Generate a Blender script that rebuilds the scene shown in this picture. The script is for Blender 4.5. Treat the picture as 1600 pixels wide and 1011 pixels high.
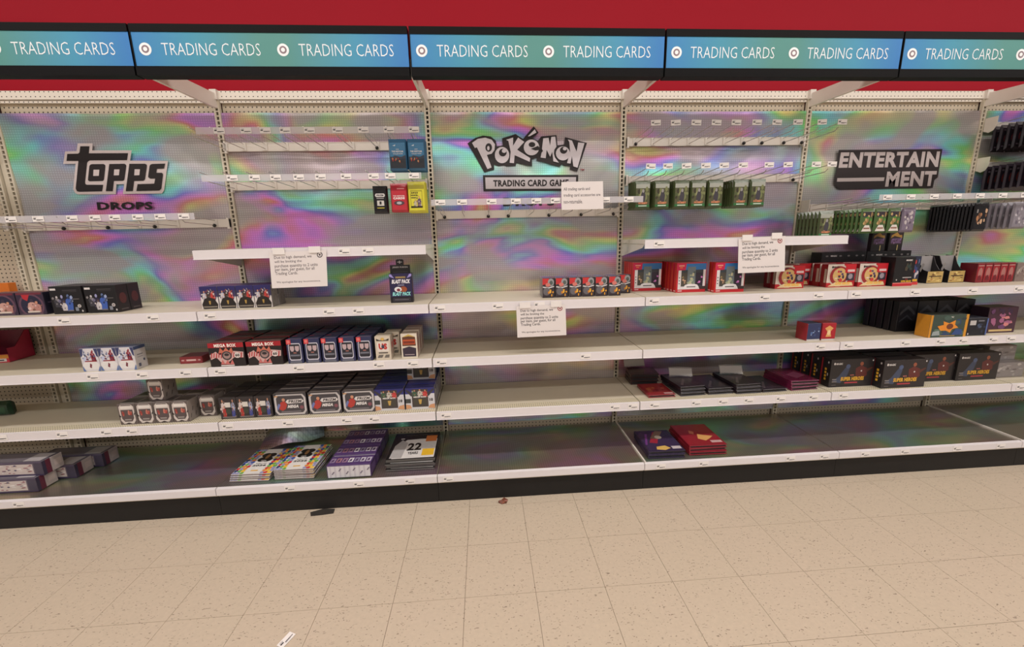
import bpy, bmesh, math, random
from mathutils import Vector, Matrix, noise
random.seed(7)
for o in list(bpy.data.objects): bpy.data.objects.remove(o)
SC = bpy.context.scene
COL = SC.collection

# ---------------------------------------------------------------- camera
F, CX, CY = 642.08, 800.0, 505.0
CAM = Vector((2.7477, -2.7435, 1.5053))
YAW, PITCH, ROLL = math.radians(3.734), math.radians(11.798), math.radians(-1.295)
FW = Vector((math.sin(YAW)*math.cos(PITCH), math.cos(YAW)*math.cos(PITCH), -math.sin(PITCH)))
R0 = Vector((math.cos(YAW), -math.sin(YAW), 0)); U0 = R0.cross(FW)
RR = R0*math.cos(ROLL)+U0*math.sin(ROLL); UU = -R0*math.sin(ROLL)+U0*math.cos(ROLL)
cd = bpy.data.cameras.new('camera'); cam = bpy.data.objects.new('camera', cd); COL.objects.link(cam)
cd.sensor_width = 36.0; cd.lens = 36.0*F/1600.0; cd.clip_start = 0.01
cam.matrix_world = Matrix(((RR.x, UU.x, -FW.x, CAM.x), (RR.y, UU.y, -FW.y, CAM.y), (RR.z, UU.z, -FW.z, CAM.z), (0, 0, 0, 1)))
SC.camera = cam

# ---------------------------------------------------------------- light and exposure
W = bpy.data.worlds.new('store_air'); SC.world = W; W.use_nodes = True
W.node_tree.nodes['Background'].inputs[0].default_value = (1.0, 0.95, 0.93, 1)
W.node_tree.nodes['Background'].inputs[1].default_value = 0.26
SC.view_settings.view_transform = 'Standard'; SC.view_settings.look = 'None'
SC.view_settings.exposure = 0.0; SC.view_settings.gamma = 1.0; SC.view_settings.use_curve_mapping = False
CEIL = 4.2
LIGHT_ROWS = [(-1.9, 36), (-4.6, 36), (-7.3, 36)]
LIGHT_X = [-1.6, 1.1, 3.8, 6.5, 9.2]
def area(name, loc, sx, sy, power):
    l = bpy.data.lights.new(name, 'AREA'); l.shape = 'RECTANGLE'; l.size = sx; l.size_y = sy
    l.energy = power; l.color = (1.0, 0.955, 0.925)
    o = bpy.data.objects.new(name, l); o.location = loc; COL.objects.link(o); return o
for (ly, lp) in LIGHT_ROWS:
    for lx in LIGHT_X: area('tube_light', (lx, ly, CEIL-0.09), 2.3, 0.3, lp)

# ---------------------------------------------------------------- helpers
def ray(x, y): return FW + RR*((x-CX)/F) - UU*((y-CY)/F)
def atY(x, y, Y=0.0):
    d = ray(x, y); return CAM + d*((Y-CAM.y)/d.y)
def atZ(x, y, Z=0.0):
    d = ray(x, y); return CAM + d*((Z-CAM.z)/d.z)
def s2l(c):
    c = c/255.0
    return c/12.92 if c <= 0.04045 else ((c+0.055)/1.055)**2.4
def lin(c): return (s2l(c[0]), s2l(c[1]), s2l(c[2]), 1.0)
MATS = {}
def mat(name, rgb=None, rough=0.5, metal=0.0, attr=False, grain=0.0, gscale=40.0, bump=0.0, alpha=1.0, spec=0.5, emit=None):
    if name in MATS: return MATS[name]
    m = bpy.data.materials.new(name); m.use_nodes = True; nt = m.node_tree; b = nt.nodes['Principled BSDF']
    b.inputs['Roughness'].default_value = rough; b.inputs['Metallic'].default_value = metal
    b.inputs['Specular IOR Level'].default_value = spec; b.inputs['Alpha'].default_value = alpha
    if attr:
        src = nt.nodes.new('ShaderNodeVertexColor'); src.layer_name = 'Col'; out = src.outputs['Color']
    else:
        src = nt.nodes.new('ShaderNodeRGB'); src.outputs[0].default_value = lin(rgb); out = src.outputs[0]
    if grain > 0 or bump > 0:
        tc = nt.nodes.new('ShaderNodeTexCoord'); nz = nt.nodes.new('ShaderNodeTexNoise')
        nz.inputs['Scale'].default_value = gscale; nz.inputs['Detail'].default_value = 4
        nt.links.new(tc.outputs['Object'], nz.inputs['Vector'])
        if grain > 0:
            mr = nt.nodes.new('ShaderNodeMapRange'); mr.inputs['To Min'].default_value = 1-grain; mr.inputs['To Max'].default_value = 1+grain
            nt.links.new(nz.outputs['Fac'], mr.inputs['Value'])
            mx = nt.nodes.new('ShaderNodeVectorMath'); mx.operation = 'SCALE'
            nt.links.new(out, mx.inputs[0]); nt.links.new(mr.outputs[0], mx.inputs['Scale']); out = mx.outputs[0]
        if bump > 0:
            bp = nt.nodes.new('ShaderNodeBump'); bp.inputs['Strength'].default_value = bump; bp.inputs['Distance'].default_value = 0.003
            nt.links.new(nz.outputs['Fac'], bp.inputs['Height']); nt.links.new(bp.outputs[0], b.inputs['Normal'])
    nt.links.new(out, b.inputs['Base Color'])
    if emit: b.inputs['Emission Color'].default_value = lin(emit[0]); b.inputs['Emission Strength'].default_value = emit[1]
    MATS[name] = m; return m

def N(nt, kind, **kw):
    n = nt.nodes.new(kind)
    for k, v in kw.items():
        if k.startswith('i_'): n.inputs[int(k[2:])].default_value = v
        else: setattr(n, k, v)
    return n
def math_node(nt, op, a, b=None):
    n = nt.nodes.new('ShaderNodeMath'); n.operation = op
    for i, v in enumerate((a, b)):
        if v is None: continue
        if isinstance(v, (int, float)): n.inputs[i].default_value = v
        else: nt.links.new(v, n.inputs[i])
    return n.outputs[0]

COVER = 31.0
def foil_material(name, pitch, axes, metal, rough, rgb, lo, hi, seed, strength):
    # silver film under a clear interference layer: the colours come from the layer's uneven thickness and the viewing angle, mixed into base colour
    m = bpy.data.materials.new(name); m.use_nodes = True; nt = m.node_tree; b = nt.nodes['Principled BSDF']
    b.inputs['Metallic'].default_value = metal; b.inputs['Roughness'].default_value = rough
    ge = nt.nodes.new('ShaderNodeNewGeometry'); tc = nt.nodes.new('ShaderNodeTexCoord'); sp = nt.nodes.new('ShaderNodeSeparateXYZ'); nt.links.new(tc.outputs['Object'], sp.inputs[0])
    masks = []
    for ax in axes:
        s = math_node(nt, 'SINE', math_node(nt, 'MULTIPLY', sp.outputs[ax], 2*math.pi/pitch))
        masks.append(math_node(nt, 'MULTIPLY', math_node(nt, 'ADD', s, 1.0), 0.5))
    g = math_node(nt, 'POWER', math_node(nt, 'MAXIMUM', masks[0], masks[1]), 3.0)
    k = math_node(nt, 'SUBTRACT', 1.10, math_node(nt, 'MULTIPLY', g, 0.30))      # embossed cell grid
    def field(scale, stretch, off, detail, dist):
        mp = nt.nodes.new('ShaderNodeMapping'); mp.inputs['Scale'].default_value = stretch; mp.inputs['Location'].default_value = (off, off*.7, off*1.3)
        nt.links.new(ge.outputs['Position'], mp.inputs[0]); n = nt.nodes.new('ShaderNodeTexNoise'); n.inputs['Scale'].default_value = scale; n.inputs['Detail'].default_value = detail; n.inputs['Distortion'].default_value = dist
        nt.links.new(mp.outputs[0], n.inputs['Vector']); return n
    def ramp(v, a0, a1, b0, b1):
        mr = nt.nodes.new('ShaderNodeMapRange'); mr.inputs['From Min'].default_value = a0; mr.inputs['From Max'].default_value = a1; mr.inputs['To Min'].default_value = b0; mr.inputs['To Max'].default_value = b1
        nt.links.new(v, mr.inputs['Value']); return mr.outputs[0]
    nz = field(1.5, (0.75, 1.6, 1.7), seed, 2.5, 0.7)
    thick = ramp(nz.outputs['Fac'], 0.25, 0.75, lo, hi)                          # film thickness, micrometres
    # optical path 2 n d cos(theta inside the film)
    dt = nt.nodes.new('ShaderNodeVectorMath'); dt.operation = 'DOT_PRODUCT'; nt.links.new(ge.outputs['Incoming'], dt.inputs[0]); nt.links.new(ge.outputs['Normal'], dt.inputs[1])
    c2 = math_node(nt, 'MULTIPLY', dt.outputs['Value'], dt.outputs['Value'])
    ci = math_node(nt, 'SQRT', math_node(nt, 'SUBTRACT', 1.0, math_node(nt, 'DIVIDE', math_node(nt, 'SUBTRACT', 1.0, c2), 1.56*1.56)))
    path = math_node(nt, 'MULTIPLY', math_node(nt, 'MULTIPLY', thick, 2*1.56), ci)
    # an embossed grating sends back spectral colours, one order after another
    cc = nt.nodes.new('ShaderNodeCombineColor'); cc.mode = 'HSV'; cc.inputs[1].default_value = 0.70; cc.inputs[2].default_value = 0.95
    nt.links.new(math_node(nt, 'FRACT', math_node(nt, 'ADD', math_node(nt, 'MULTIPLY', path, 1.25), 0.2)), cc.inputs[0])
    # the layer is missing in places, where plain silver shows
    cover = ramp(field(2.4, (0.75, 1.3, 1.5), seed+COVER, 2, .6).outputs['Fac'], 0.43, 0.63, 0.06, strength)
    src = nt.nodes.new('ShaderNodeRGB'); src.outputs[0].default_value = (*rgb, 1)
    mix = nt.nodes.new('ShaderNodeMixRGB'); nt.links.new(cover, mix.inputs[0]); nt.links.new(src.outputs[0], mix.inputs[1]); nt.links.new(cc.outputs[0], mix.inputs[2])
    sc = nt.nodes.new('ShaderNodeVectorMath'); sc.operation = 'SCALE'; nt.links.new(mix.outputs[0], sc.inputs[0]); nt.links.new(k, sc.inputs['Scale'])
    nt.links.new(sc.outputs[0], b.inputs['Base Color'])
    bp = nt.nodes.new('ShaderNodeBump'); bp.inputs['Strength'].default_value = 0.3; bp.inputs['Distance'].default_value = 0.006
    nt.links.new(nz.outputs['Fac'], bp.inputs['Height']); nt.links.new(bp.outputs[0], b.inputs['Normal'])
    MATS[name] = m; return m

def holes_material(name, rgb, pitch, radius, axes, hole=(52, 46, 40)):
    m = bpy.data.materials.new(name); m.use_nodes = True; nt = m.node_tree; b = nt.nodes['Principled BSDF']
    b.inputs['Roughness'].default_value = 0.5
    tc = nt.nodes.new('ShaderNodeTexCoord'); sp = nt.nodes.new('ShaderNodeSeparateXYZ'); nt.links.new(tc.outputs['Object'], sp.inputs[0])
    sq = []
    for ax in axes:
        fr = math_node(nt, 'FRACT', math_node(nt, 'ADD', math_node(nt, 'DIVIDE', sp.outputs[ax], pitch), 100.0))
        d = math_node(nt, 'MULTIPLY', math_node(nt, 'SUBTRACT', fr, 0.5), pitch)
        sq.append(math_node(nt, 'MULTIPLY', d, d))
    inside = math_node(nt, 'LESS_THAN', math_node(nt, 'ADD', sq[0], sq[1]), radius*radius)
    mx = nt.nodes.new('ShaderNodeMixRGB'); mx.inputs[1].default_value = lin(rgb); mx.inputs[2].default_value = lin(hole)
    nt.links.new(inside, mx.inputs[0]); nt.links.new(mx.outputs[0], b.inputs['Base Color'])
    MATS[name] = m; return m

PRINT = mat('printed_card', rough=0.38, attr=True, grain=0.08, gscale=55)
GLOSS = mat('printed_wrap', rough=0.22, attr=True, grain=0.12, gscale=35, bump=0.25)
WHITE = mat('white_powder_coat', (222, 214, 204), 0.42, grain=0.03, gscale=9)
CREAM = mat('cream_powder_coat', (204, 194, 174), 0.48, grain=0.06, gscale=6)
PEG = holes_material('cream_pegboard', (196, 182, 160), 0.0254, 0.0042, (0, 2))
PERF = holes_material('perforated_cream', (208, 198, 172), 0.0127, 0.0026, (0, 1))
CHAN = mat('price_channel_plastic', (226, 220, 222), 0.28, grain=0.02)
PAPER = mat('tag_paper', rough=0.6, attr=True)
WIRE = mat('zinc_wire', (196, 190, 184), 0.3, 0.8)
BLACKP = mat('black_plastic', (18, 17, 17), 0.4)
KICK = mat('black_kick_paint', (33, 31, 30), 0.55, grain=0.12, gscale=12, spec=.25)
SLOT = mat('slot_dark', (24, 21, 19), 0.8)
CLEAR = mat('clear_strip_plastic', (226, 222, 226), 0.15, alpha=0.42)
FILM = mat('clear_film', (225, 222, 220), 0.12, alpha=0.30)
FOIL = foil_material('holographic_foil', 0.0135, (0, 2), 0.5, 0.27, (.55, .49, .50), .16, .62, 1.7, .86)
FOILD = foil_material('holographic_deck_foil', 0.0135, (0, 1), 0.8, 0.28, (.36, .33, .31), .16, .55, 5.1, .34)

class MB:
    def __init__(s): s.v = []; s.f = []; s.c = []
    def poly(s, pts, col=(255, 255, 255)):
        n = len(s.v); s.v += [tuple(p) for p in pts]; s.f.append(tuple(range(n, n+len(pts)))); s.c.append(col)
    def mesh(s, vs, fs, col):
        n = len(s.v); s.v += [tuple(p) for p in vs]
        for f in fs: s.f.append(tuple(i+n for i in f)); s.c.append(col)
    def box(s, x0, y0, z0, x1, y1, z1, col=(255, 255, 255), cols=None):
        P = [(x0, y0, z0), (x1, y0, z0), (x1, y1, z0), (x0, y1, z0), (x0, y0, z1), (x1, y0, z1), (x1, y1, z1), (x0, y1, z1)]
        fs = {'front': (0, 1, 5, 4), 'right': (1, 2, 6, 5), 'back': (2, 3, 7, 6), 'left': (3, 0, 4, 7), 'top': (4, 5, 6, 7), 'bottom': (3, 2, 1, 0)}
        n = len(s.v); s.v += P
        for k, f in fs.items(): s.f.append(tuple(i+n for i in f)); s.c.append((cols or {}).get(k, col))
    def chbox(s, w, d, h, ch, col, cols=None):
        # carton with cut edges, front at y=0
        bm = bmesh.new(); bmesh.ops.create_cube(bm, size=1)
        for v in bm.verts: v.co = Vector(((v.co.x+.5)*w, (v.co.y+.5)*d, (v.co.z+.5)*h))
        bmesh.ops.bevel(bm, geom=list(bm.edges), offset=ch, segments=1, affect='EDGES')
        bm.normal_update(); n = len(s.v); bm.verts.index_update()
        s.v += [tuple(v.co) for v in bm.verts]
        for f in bm.faces:
            nn = f.normal; ax = max(range(3), key=lambda i: abs(nn[i]))
            k = {(0, 1): 'right', (0, 0): 'left', (1, 1): 'back', (1, 0): 'front', (2, 1): 'top', (2, 0): 'bottom'}[(ax, int(nn[ax] > 0))]
            s.f.append(tuple(v.index+n for v in f.verts)); s.c.append((cols or {}).get(k, col))
        bm.free()
    def tube(s, path, r, n=6, col=(255, 255, 255)):
        path = [Vector(p) for p in path]; rings = []
        for i, p in enumerate(path):
            d = (path[min(i+1, len(path)-1)]-path[max(i-1, 0)]).normalized()
            a = d.cross(Vector((0.3, 0.2, 1)));
            if a.length < 1e-3: a = d.cross(Vector((1, 0, 0)))
            a.normalize(); b = d.cross(a); base = len(s.v)
            for k in range(n):
                t = 2*math.pi*k/n; s.v.append(tuple(p+a*(r*math.cos(t))+b*(r*math.sin(t))))
            rings.append(base)
        for i in range(len(rings)-1):
            for k in range(n):
                s.f.append((rings[i]+k, rings[i]+(k+1) % n, rings[i+1]+(k+1) % n, rings[i+1]+k)); s.c.append(col)
        s.f.append(tuple(rings[0]+k for k in range(n))); s.c.append(col)
        s.f.append(tuple(rings[-1]+k for k in reversed(range(n)))); s.c.append(col)
    def ball(s, c, r, col=(255, 255, 255), nu=10, nv=7):
        base = len(s.v); cx, cy, cz = c
        for j in range(nv+1):
            th = math.pi*j/nv
            for i in range(nu):
                ph = 2*math.pi*i/nu; s.v.append((cx+r*math.sin(th)*math.cos(ph), cy+r*math.sin(th)*math.sin(ph), cz+r*math.cos(th)))
        for j in range(nv):
            for i in range(nu):
                s.f.append((base+j*nu+i, base+(j+1)*nu+i, base+(j+1)*nu+(i+1) % nu, base+j*nu+(i+1) % nu)); s.c.append(col)
    def data(s, name):
        me = bpy.data.meshes.new(name); me.from_pydata(s.v, [], s.f); me.update()
        ca = me.color_attributes.new('Col', 'FLOAT_COLOR', 'CORNER'); arr = []
        cache = {}
        for f, c in zip(s.f, s.c):
            l = cache.get(c)
            if l is None: l = cache[c] = lin(c)
            arr += list(l)*len(f)
        if len(arr) == 4*len(ca.data): ca.data.foreach_set('color', arr)
        return me
    def build(s, name, m, parent=None, smooth=False):
        me = s.data(name); me.materials.append(m)
        if smooth: me.polygons.foreach_set('use_smooth', [True]*len(me.polygons))
        return link(name, me, parent)
def link(name, me, parent=None):
    o = bpy.data.objects.new(name, me); COL.objects.link(o)
    if parent: o.parent = parent
    return o
def empty(name, loc=(0, 0, 0), rz=0.0):
    o = bpy.data.objects.new(name, None); o.location = loc; o.rotation_euler = (0, 0, rz); o.empty_display_size = .05; COL.objects.link(o); return o
def tag(o, label, cat, group=None):
    o['label'] = label; o['category'] = cat
    if group: o['group'] = group
    return o
def struct(o): o['kind'] = 'structure'; return o
def dup(o, loc, rz=None, label=None, parent=None, rot=None):
    c = o.copy(); COL.objects.link(c); c.parent = parent
    if loc is not None: c.location = loc
    if rz is not None: c.rotation_euler = (0, 0, rz)
    if rot is not None: c.rotation_euler = rot
    if label: c['label'] = label
    for ch in o.children: dup(ch, None, parent=c)
    return c
ORD = ['first', 'second', 'third', 'fourth', 'fifth', 'sixth', 'seventh', 'eighth', 'ninth', 'tenth', 'eleventh', 'twelfth', 'thirteenth', 'fourteenth', 'fifteenth', 'sixteenth', 'seventeenth', 'eighteenth']

# text outlines as flat meshes, normalised to a unit box
TXT = {}
def text_mesh(s, bold=0.0):
    k = (s, bold)
    if k in TXT: return TXT[k]
    cu = bpy.data.curves.new('lettering', 'FONT'); cu.body = s; cu.size = 1; cu.resolution_u = 2; cu.offset = bold; cu.space_character = 1.0+max(0, bold-.015)*2.6
    ob = bpy.data.objects.new('lettering', cu); COL.objects.link(ob); bpy.context.view_layer.update()
    me = bpy.data.meshes.new_from_object(ob.evaluated_get(bpy.context.evaluated_depsgraph_get()))
    vs = [(v.co.x, v.co.y) for v in me.vertices]; fs = [tuple(p.vertices) for p in me.polygons]
    bpy.data.objects.remove(ob); bpy.data.curves.remove(cu); bpy.data.meshes.remove(me)
    x0 = min(v[0] for v in vs); x1 = max(v[0] for v in vs); y0 = min(v[1] for v in vs); y1 = max(v[1] for v in vs)
    TXT[k] = ([((a-x0)/(x1-x0), (b-y0)/(y1-y0)) for a, b in vs], fs, (x1-x0)/(y1-y0)); return TXT[k]

# artwork: flat printed shapes stacked a hair apart; fn(u, v, depth) -> point on the face
def ell(cu, cv, ru, rv, n=18): return [(cu+ru*math.cos(2*math.pi*k/n), cv+rv*math.sin(2*math.pi*k/n)) for k in range(n)]
def art(shapes, fn, mb=None, step=0.00025, base=0.0003):
    mb = mb or MB(); d = base; step = min(step, .0015/max(1, len(shapes))); cl = lambda q: min(.995, max(.005, q))
    for s in shapes:
        k = s[0]
        if k == 'r': pts = [(s[1], s[2]), (s[3], s[2]), (s[3], s[4]), (s[1], s[4])]; mb.poly([fn(u, v, d) for u, v in pts], s[5])
        elif k == 'e': mb.poly([fn(cl(u), cl(v), d) for u, v in ell(*s[1:5])], s[5])
        elif k == 'p': mb.poly([fn(cl(u), cl(v), d) for u, v in s[1]], s[2])
        elif k == 't':                                   # text, u0, v0, u1, v1, colour, bold, shear
            vs, fs, _ = text_mesh(s[1], s[7] if len(s) > 7 else 0.02); sh = s[8] if len(s) > 8 else 0
            u0, v0, u1, v1 = s[2:6]
            mb.mesh([fn(u0+(u1-u0)*a+sh*b, v0+(v1-v0)*b, d) for a, b in vs], fs, s[6])
        d += step
    return mb
def front(w, h): return lambda u, v, d: (u*w, -d, v*h)
def right(w, dd, h): return lambda u, v, d: (w+d, u*dd, v*h)
def left(dd, h): return lambda u, v, d: (-d, (1-u)*dd, v*h)
def top(w, dd, h): return lambda u, v, d: (u*w, v*dd, h+d)
def fig(cu, cv, s, a, b, asp=1.0):
    # a small player figure: shoulders, arms, head
    f = lambda pts: [(cu+x*s*asp, cv+y*s) for x, y in pts]
    rnd = random.Random(int(cu*97+cv*61+s*500)); mixc = lambda p, q, k: tuple(int(p[i]*(1-k)+q[i]*k) for i in range(3)); ext = []
    for i in range(9):
        x, y, w_ = rnd.uniform(-.75, .7), rnd.uniform(-.95, .7), rnd.uniform(.08, .26); tone = rnd.choice([mixc(a, (20, 18, 22), .55), mixc(a, (235, 228, 224), .5), mixc(a, b, .6), mixc(b, (30, 26, 28), .4)])
        ext.append(('p', f([(x-w_, y-w_*.4), (x, y-w_), (x+w_, y), (x+w_*.3, y+w_), (x-w_*.8, y+w_*.5)]), tone))
    ext = [e_ for e_ in ext if all(.01 < u < .99 and .01 < v < .99 for u, v in e_[1])]
    return ext[:3]+[('p', f([(-.5, -1), (.45, -1), (.6, -.1), (.42, .42), (.15, .55), (-.15, .55), (-.45, .4), (-.62, -.2)]), a), ('e', cu, cv+.8*s, .2*s*asp, .24*s, b)]+ext[3:]
def blotch(u0, v0, u1, v1, cols, n, seed, smin=.04, smax=.12):
    rnd = random.Random(seed); out = []
    for i in range(n):
        cu, cv = rnd.uniform(u0, u1), rnd.uniform(v0, v1); k = rnd.randint(5, 8); ph = rnd.uniform(0, 6)
        a, b = rnd.uniform(smin, smax), rnd.uniform(smin, smax)
        out.append(('p', [(min(.99, max(.01, cu+a*rnd.uniform(.6, 1.1)*math.cos(ph+2*math.pi*j/k))), min(.99, max(.01, cv+b*rnd.uniform(.6, 1.1)*math.sin(ph+2*math.pi*j/k)))) for j in range(k)], rnd.choice(cols)))
    return out

B = 1.2192
BAY = {-1: 'left-edge pegboard bay', 0: 'first foil bay', 1: 'second foil bay', 2: 'middle foil bay', 3: 'fourth foil bay', 4: 'fifth foil bay', 5: 'right-edge foil bay'}
def bay_of(x): return max(-1, min(5, int(math.floor(x/B))))

# ================================================================ the setting
# floor of square vinyl tiles
TS = 0.3048; TX0 = 2.9222; TY0 = -0.9431
def floor_mat():
    m = bpy.data.materials.new('speckled_vinyl_tile'); m.use_nodes = True; nt = m.node_tree; b = nt.nodes['Principled BSDF']
    b.inputs['Roughness'].default_value = 0.42
    ge = nt.nodes.new('ShaderNodeNewGeometry'); oi = nt.nodes.new('ShaderNodeObjectInfo')
    mp = nt.nodes.new('ShaderNodeMapping'); mp.inputs['Rotation'].default_value = (0, 0, 0.5); mp.inputs['Scale'].default_value = (1, 2.1, 1)
    nt.links.new(ge.outputs['Position'], mp.inputs[0])
    vo = nt.nodes.new('ShaderNodeTexVoronoi'); vo.inputs['Scale'].default_value = 66
    nz0 = nt.nodes.new('ShaderNodeTexNoise'); nz0.inputs['Scale'].default_value = 30; nt.links.new(ge.outputs['Position'], nz0.inputs['Vector'])
    ad = nt.nodes.new('ShaderNodeVectorMath'); ad.operation = 'MULTIPLY_ADD'; ad.inputs[1].default_value = (.05, .05, 0)
    nt.links.new(nz0.outputs['Color'], ad.inputs[0]); nt.links.new(mp.outputs[0], ad.inputs[2]); nt.links.new(ad.outputs[0], vo.inputs['Vector'])
    near = math_node(nt, 'LESS_THAN', vo.outputs['Distance'], 0.24)
    sepc = nt.nodes.new('ShaderNodeSeparateColor'); nt.links.new(vo.outputs['Color'], sepc.inputs[0])
    pick = math_node(nt, 'GREATER_THAN', sepc.outputs[0], 0.34)
    fl = math_node(nt, 'MULTIPLY', math_node(nt, 'MULTIPLY', near, pick), math_node(nt, 'ADD', math_node(nt, 'MULTIPLY', sepc.outputs[1], 0.6), 0.15))
    nz = nt.nodes.new('ShaderNodeTexNoise'); nz.inputs['Scale'].default_value = 1.4; nz.inputs['Detail'].default_value = 5; nt.links.new(ge.outputs['Position'], nz.inputs['Vector'])
    cr = nt.nodes.new('ShaderNodeMixRGB'); cr.inputs[1].default_value = lin((194, 180, 158)); cr.inputs[2].default_value = lin((200, 183, 164)); nt.links.new(nz.outputs['Fac'], cr.inputs[0])
    nz2 = nt.nodes.new('ShaderNodeTexNoise'); nz2.inputs['Scale'].default_value = 60; nt.links.new(ge.outputs['Position'], nz2.inputs['Vector'])
    k = math_node(nt, 'ADD', math_node(nt, 'MULTIPLY', nz2.outputs['Fac'], 0.16), 0.92)
    sc = nt.nodes.new('ShaderNodeVectorMath'); sc.operation = 'SCALE'; nt.links.new(cr.outputs[0], sc.inputs[0]); nt.links.new(k, sc.inputs['Scale'])
    mx = nt.nodes.new('ShaderNodeMixRGB'); mx.inputs[2].default_value = lin((92, 74, 58)); nt.links.new(fl, mx.inputs[0]); nt.links.new(sc.outputs[0], mx.inputs[1])
    nt.links.new(mx.outputs[0], b.inputs['Base Color']); return m
TILE = floor_mat()
fl = MB(); fl.box(-6, -12, -0.05, 12, 0.3, -0.003); fl = struct(fl.build('floor', mat('floor_adhesive', (120, 100, 82), 0.8, grain=.2)))
tm = MB(); g = 0.0008
tm.poly([(g, g, 0), (TS-g, g, 0), (TS-g, TS-g, 0), (g, TS-g, 0)])
for a, b_ in (((g, g), (TS-g, g)), ((TS-g, g), (TS-g, TS-g)), ((TS-g, TS-g), (g, TS-g)), ((g, TS-g), (g, g))):
    tm.poly([(a[0], a[1], -.003), (b_[0], b_[1], -.003), (b_[0], b_[1], 0), (a[0], a[1], 0)])
tme = tm.data('tile'); tme.materials.append(TILE)
rest = MB()
i0, i1 = -17, 17
for i in range(-28, 29):
    for j in range(-1, 36):
        x, y = TX0+i*TS, TY0-(j)*TS
        if -1 <= j-1 <= 5 and i0 <= i <= i1 and j > 0 or (j == 0 and i0 <= i <= i1):
            o = link('tile', tme, fl); o.location = (x, y, 0)
        else: rest.mesh([(vx+x, vy+y, vz) for vx, vy, vz in tm.v], tm.f, (255, 255, 255))
rs = rest.build('tile_field', TILE, fl); rs['kind'] = 'stuff'
# red wall behind and above the shelving
RED = mat('red_wall_paint', (158, 14, 34), 0.6, grain=.03, gscale=2, spec=.15)
wb = MB(); wb.box(-6, 0.06, 0, 12, 0.2, CEIL); struct(wb.build('wall_back', RED))
ce = MB(); ce.box(-6, -12, CEIL, 12, 0.2, CEIL+.1); struct(ce.build('ceiling', mat('ceiling_tile', (214, 210, 204), 0.8, grain=.05)))
# ceiling fixtures (above the frame)
fx = empty('ceiling_light'); first = fx
m1 = MB(); m1.box(-1.2, -.2, -.07, 1.2, .2, 0); m1.build('housing', WHITE, fx)
m1 = MB(); m1.box(-1.15, -.15, -.078, 1.15, .15, -.071); m1.build('diffuser', mat('lamp_diffuser', (255, 250, 244), .5, emit=((255, 248, 240), 2.0)), fx)
tag(fx, 'x', 'light', 'ceiling light fixtures')
rown = ['nearest the shelves', 'over the aisle behind the viewer', 'farthest from the shelves']
for r_, (ly, lp) in enumerate(LIGHT_ROWS):
    for q, lx in enumerate(LIGHT_X):
        lab = 'white ceiling light, %s from left in the row %s' % (ORD[q], rown[r_])
        if first: fx.location = (lx, ly, CEIL); fx['label'] = lab; first = None
        else: dup(fx, (lx, ly, CEIL), label=lab)

# ================================================================ shelving
TOPZ = 2.38
# pegboard back panel and top rail, one per bay
for k in range(-1, 6):
    x0, x1 = k*B, (k+1)*B
    e = empty('back_panel', (x0, 0, 0))
    r0, r1 = .0188, (B-.0188 if k >= 0 else B-.092)
    p = MB(); p.box(r0, 0.012, 0.1, r1, 0.03, 2.335); p.build('pegboard', PEG, e)
    p = MB(); p.box(r0, -.012, 2.335, r1, 0.03, TOPZ); p.box(r0, -.004, 2.318, r1, 0.03, 2.333); p.build('top_rail', holes_material('rail_holes', (228, 220, 208), .0254, .0032, (0, 2)) if 'rail_holes' not in MATS else MATS['rail_holes'], e)
    tag(e, 'cream perforated back panel with white top rail of the '+BAY[k], 'panel', 'back panels')
# slotted uprights
def upright_mesh():
    m = MB(); w = .034; s = .0135; h = TOPZ
    m.box(-w/2, 0.0, 0.02, -s/2, .02, h); m.box(s/2, 0, .02, w/2, .02, h)
    z = .03
    while z < h-.02:
        m.box(-s/2, 0, z, s/2, .006, z+.0078); z += .0254
    return m
um = upright_mesh(); ume = um.data('face_strip'); ume.materials.append(CREAM)
ub = MB(); ub.box(-.017, .0205, .02, .017, .026, TOPZ); ubm = ub.data('channel'); ubm.materials.append(SLOT)
uc = MB(); uc.box(-.0185, -.014, TOPZ-.05, .0185, .03, TOPZ+.004); uc.box(-.006, -.017, TOPZ-.045, .006, -.014, TOPZ-.012); ucm = uc.data('end_cap'); ucm.materials.append(WHITE)
upx = [(-1, -B-.06), (-.5, -.068)]+[(k, k*B) for k in range(0, 7)]
upl = ['at the far left end', 'just outside the first foil bay, left of a pair', 'at the edge of the first foil bay, right of a pair'] + ['between the %s and the %s' % (BAY[k-1], BAY[k]) for k in range(1, 6)]+['at the far right end']
for (k, x), l in zip(upx, upl):
    e = empty('shelf_upright', (x, -.016, 0)); link('face_strip', ume, e); link('channel', ubm, e); link('end_cap', ucm, e)
    tag(e, 'cream slotted steel upright '+l, 'upright', 'shelving uprights')
# filler between the paired uprights
p = MB(); p.box(-.047, -.002, .02, -.0205, .02, TOPZ); tag(p.build('filler_strip', CREAM), 'narrow cream steel strip between the paired uprights at left', 'strip')

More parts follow.
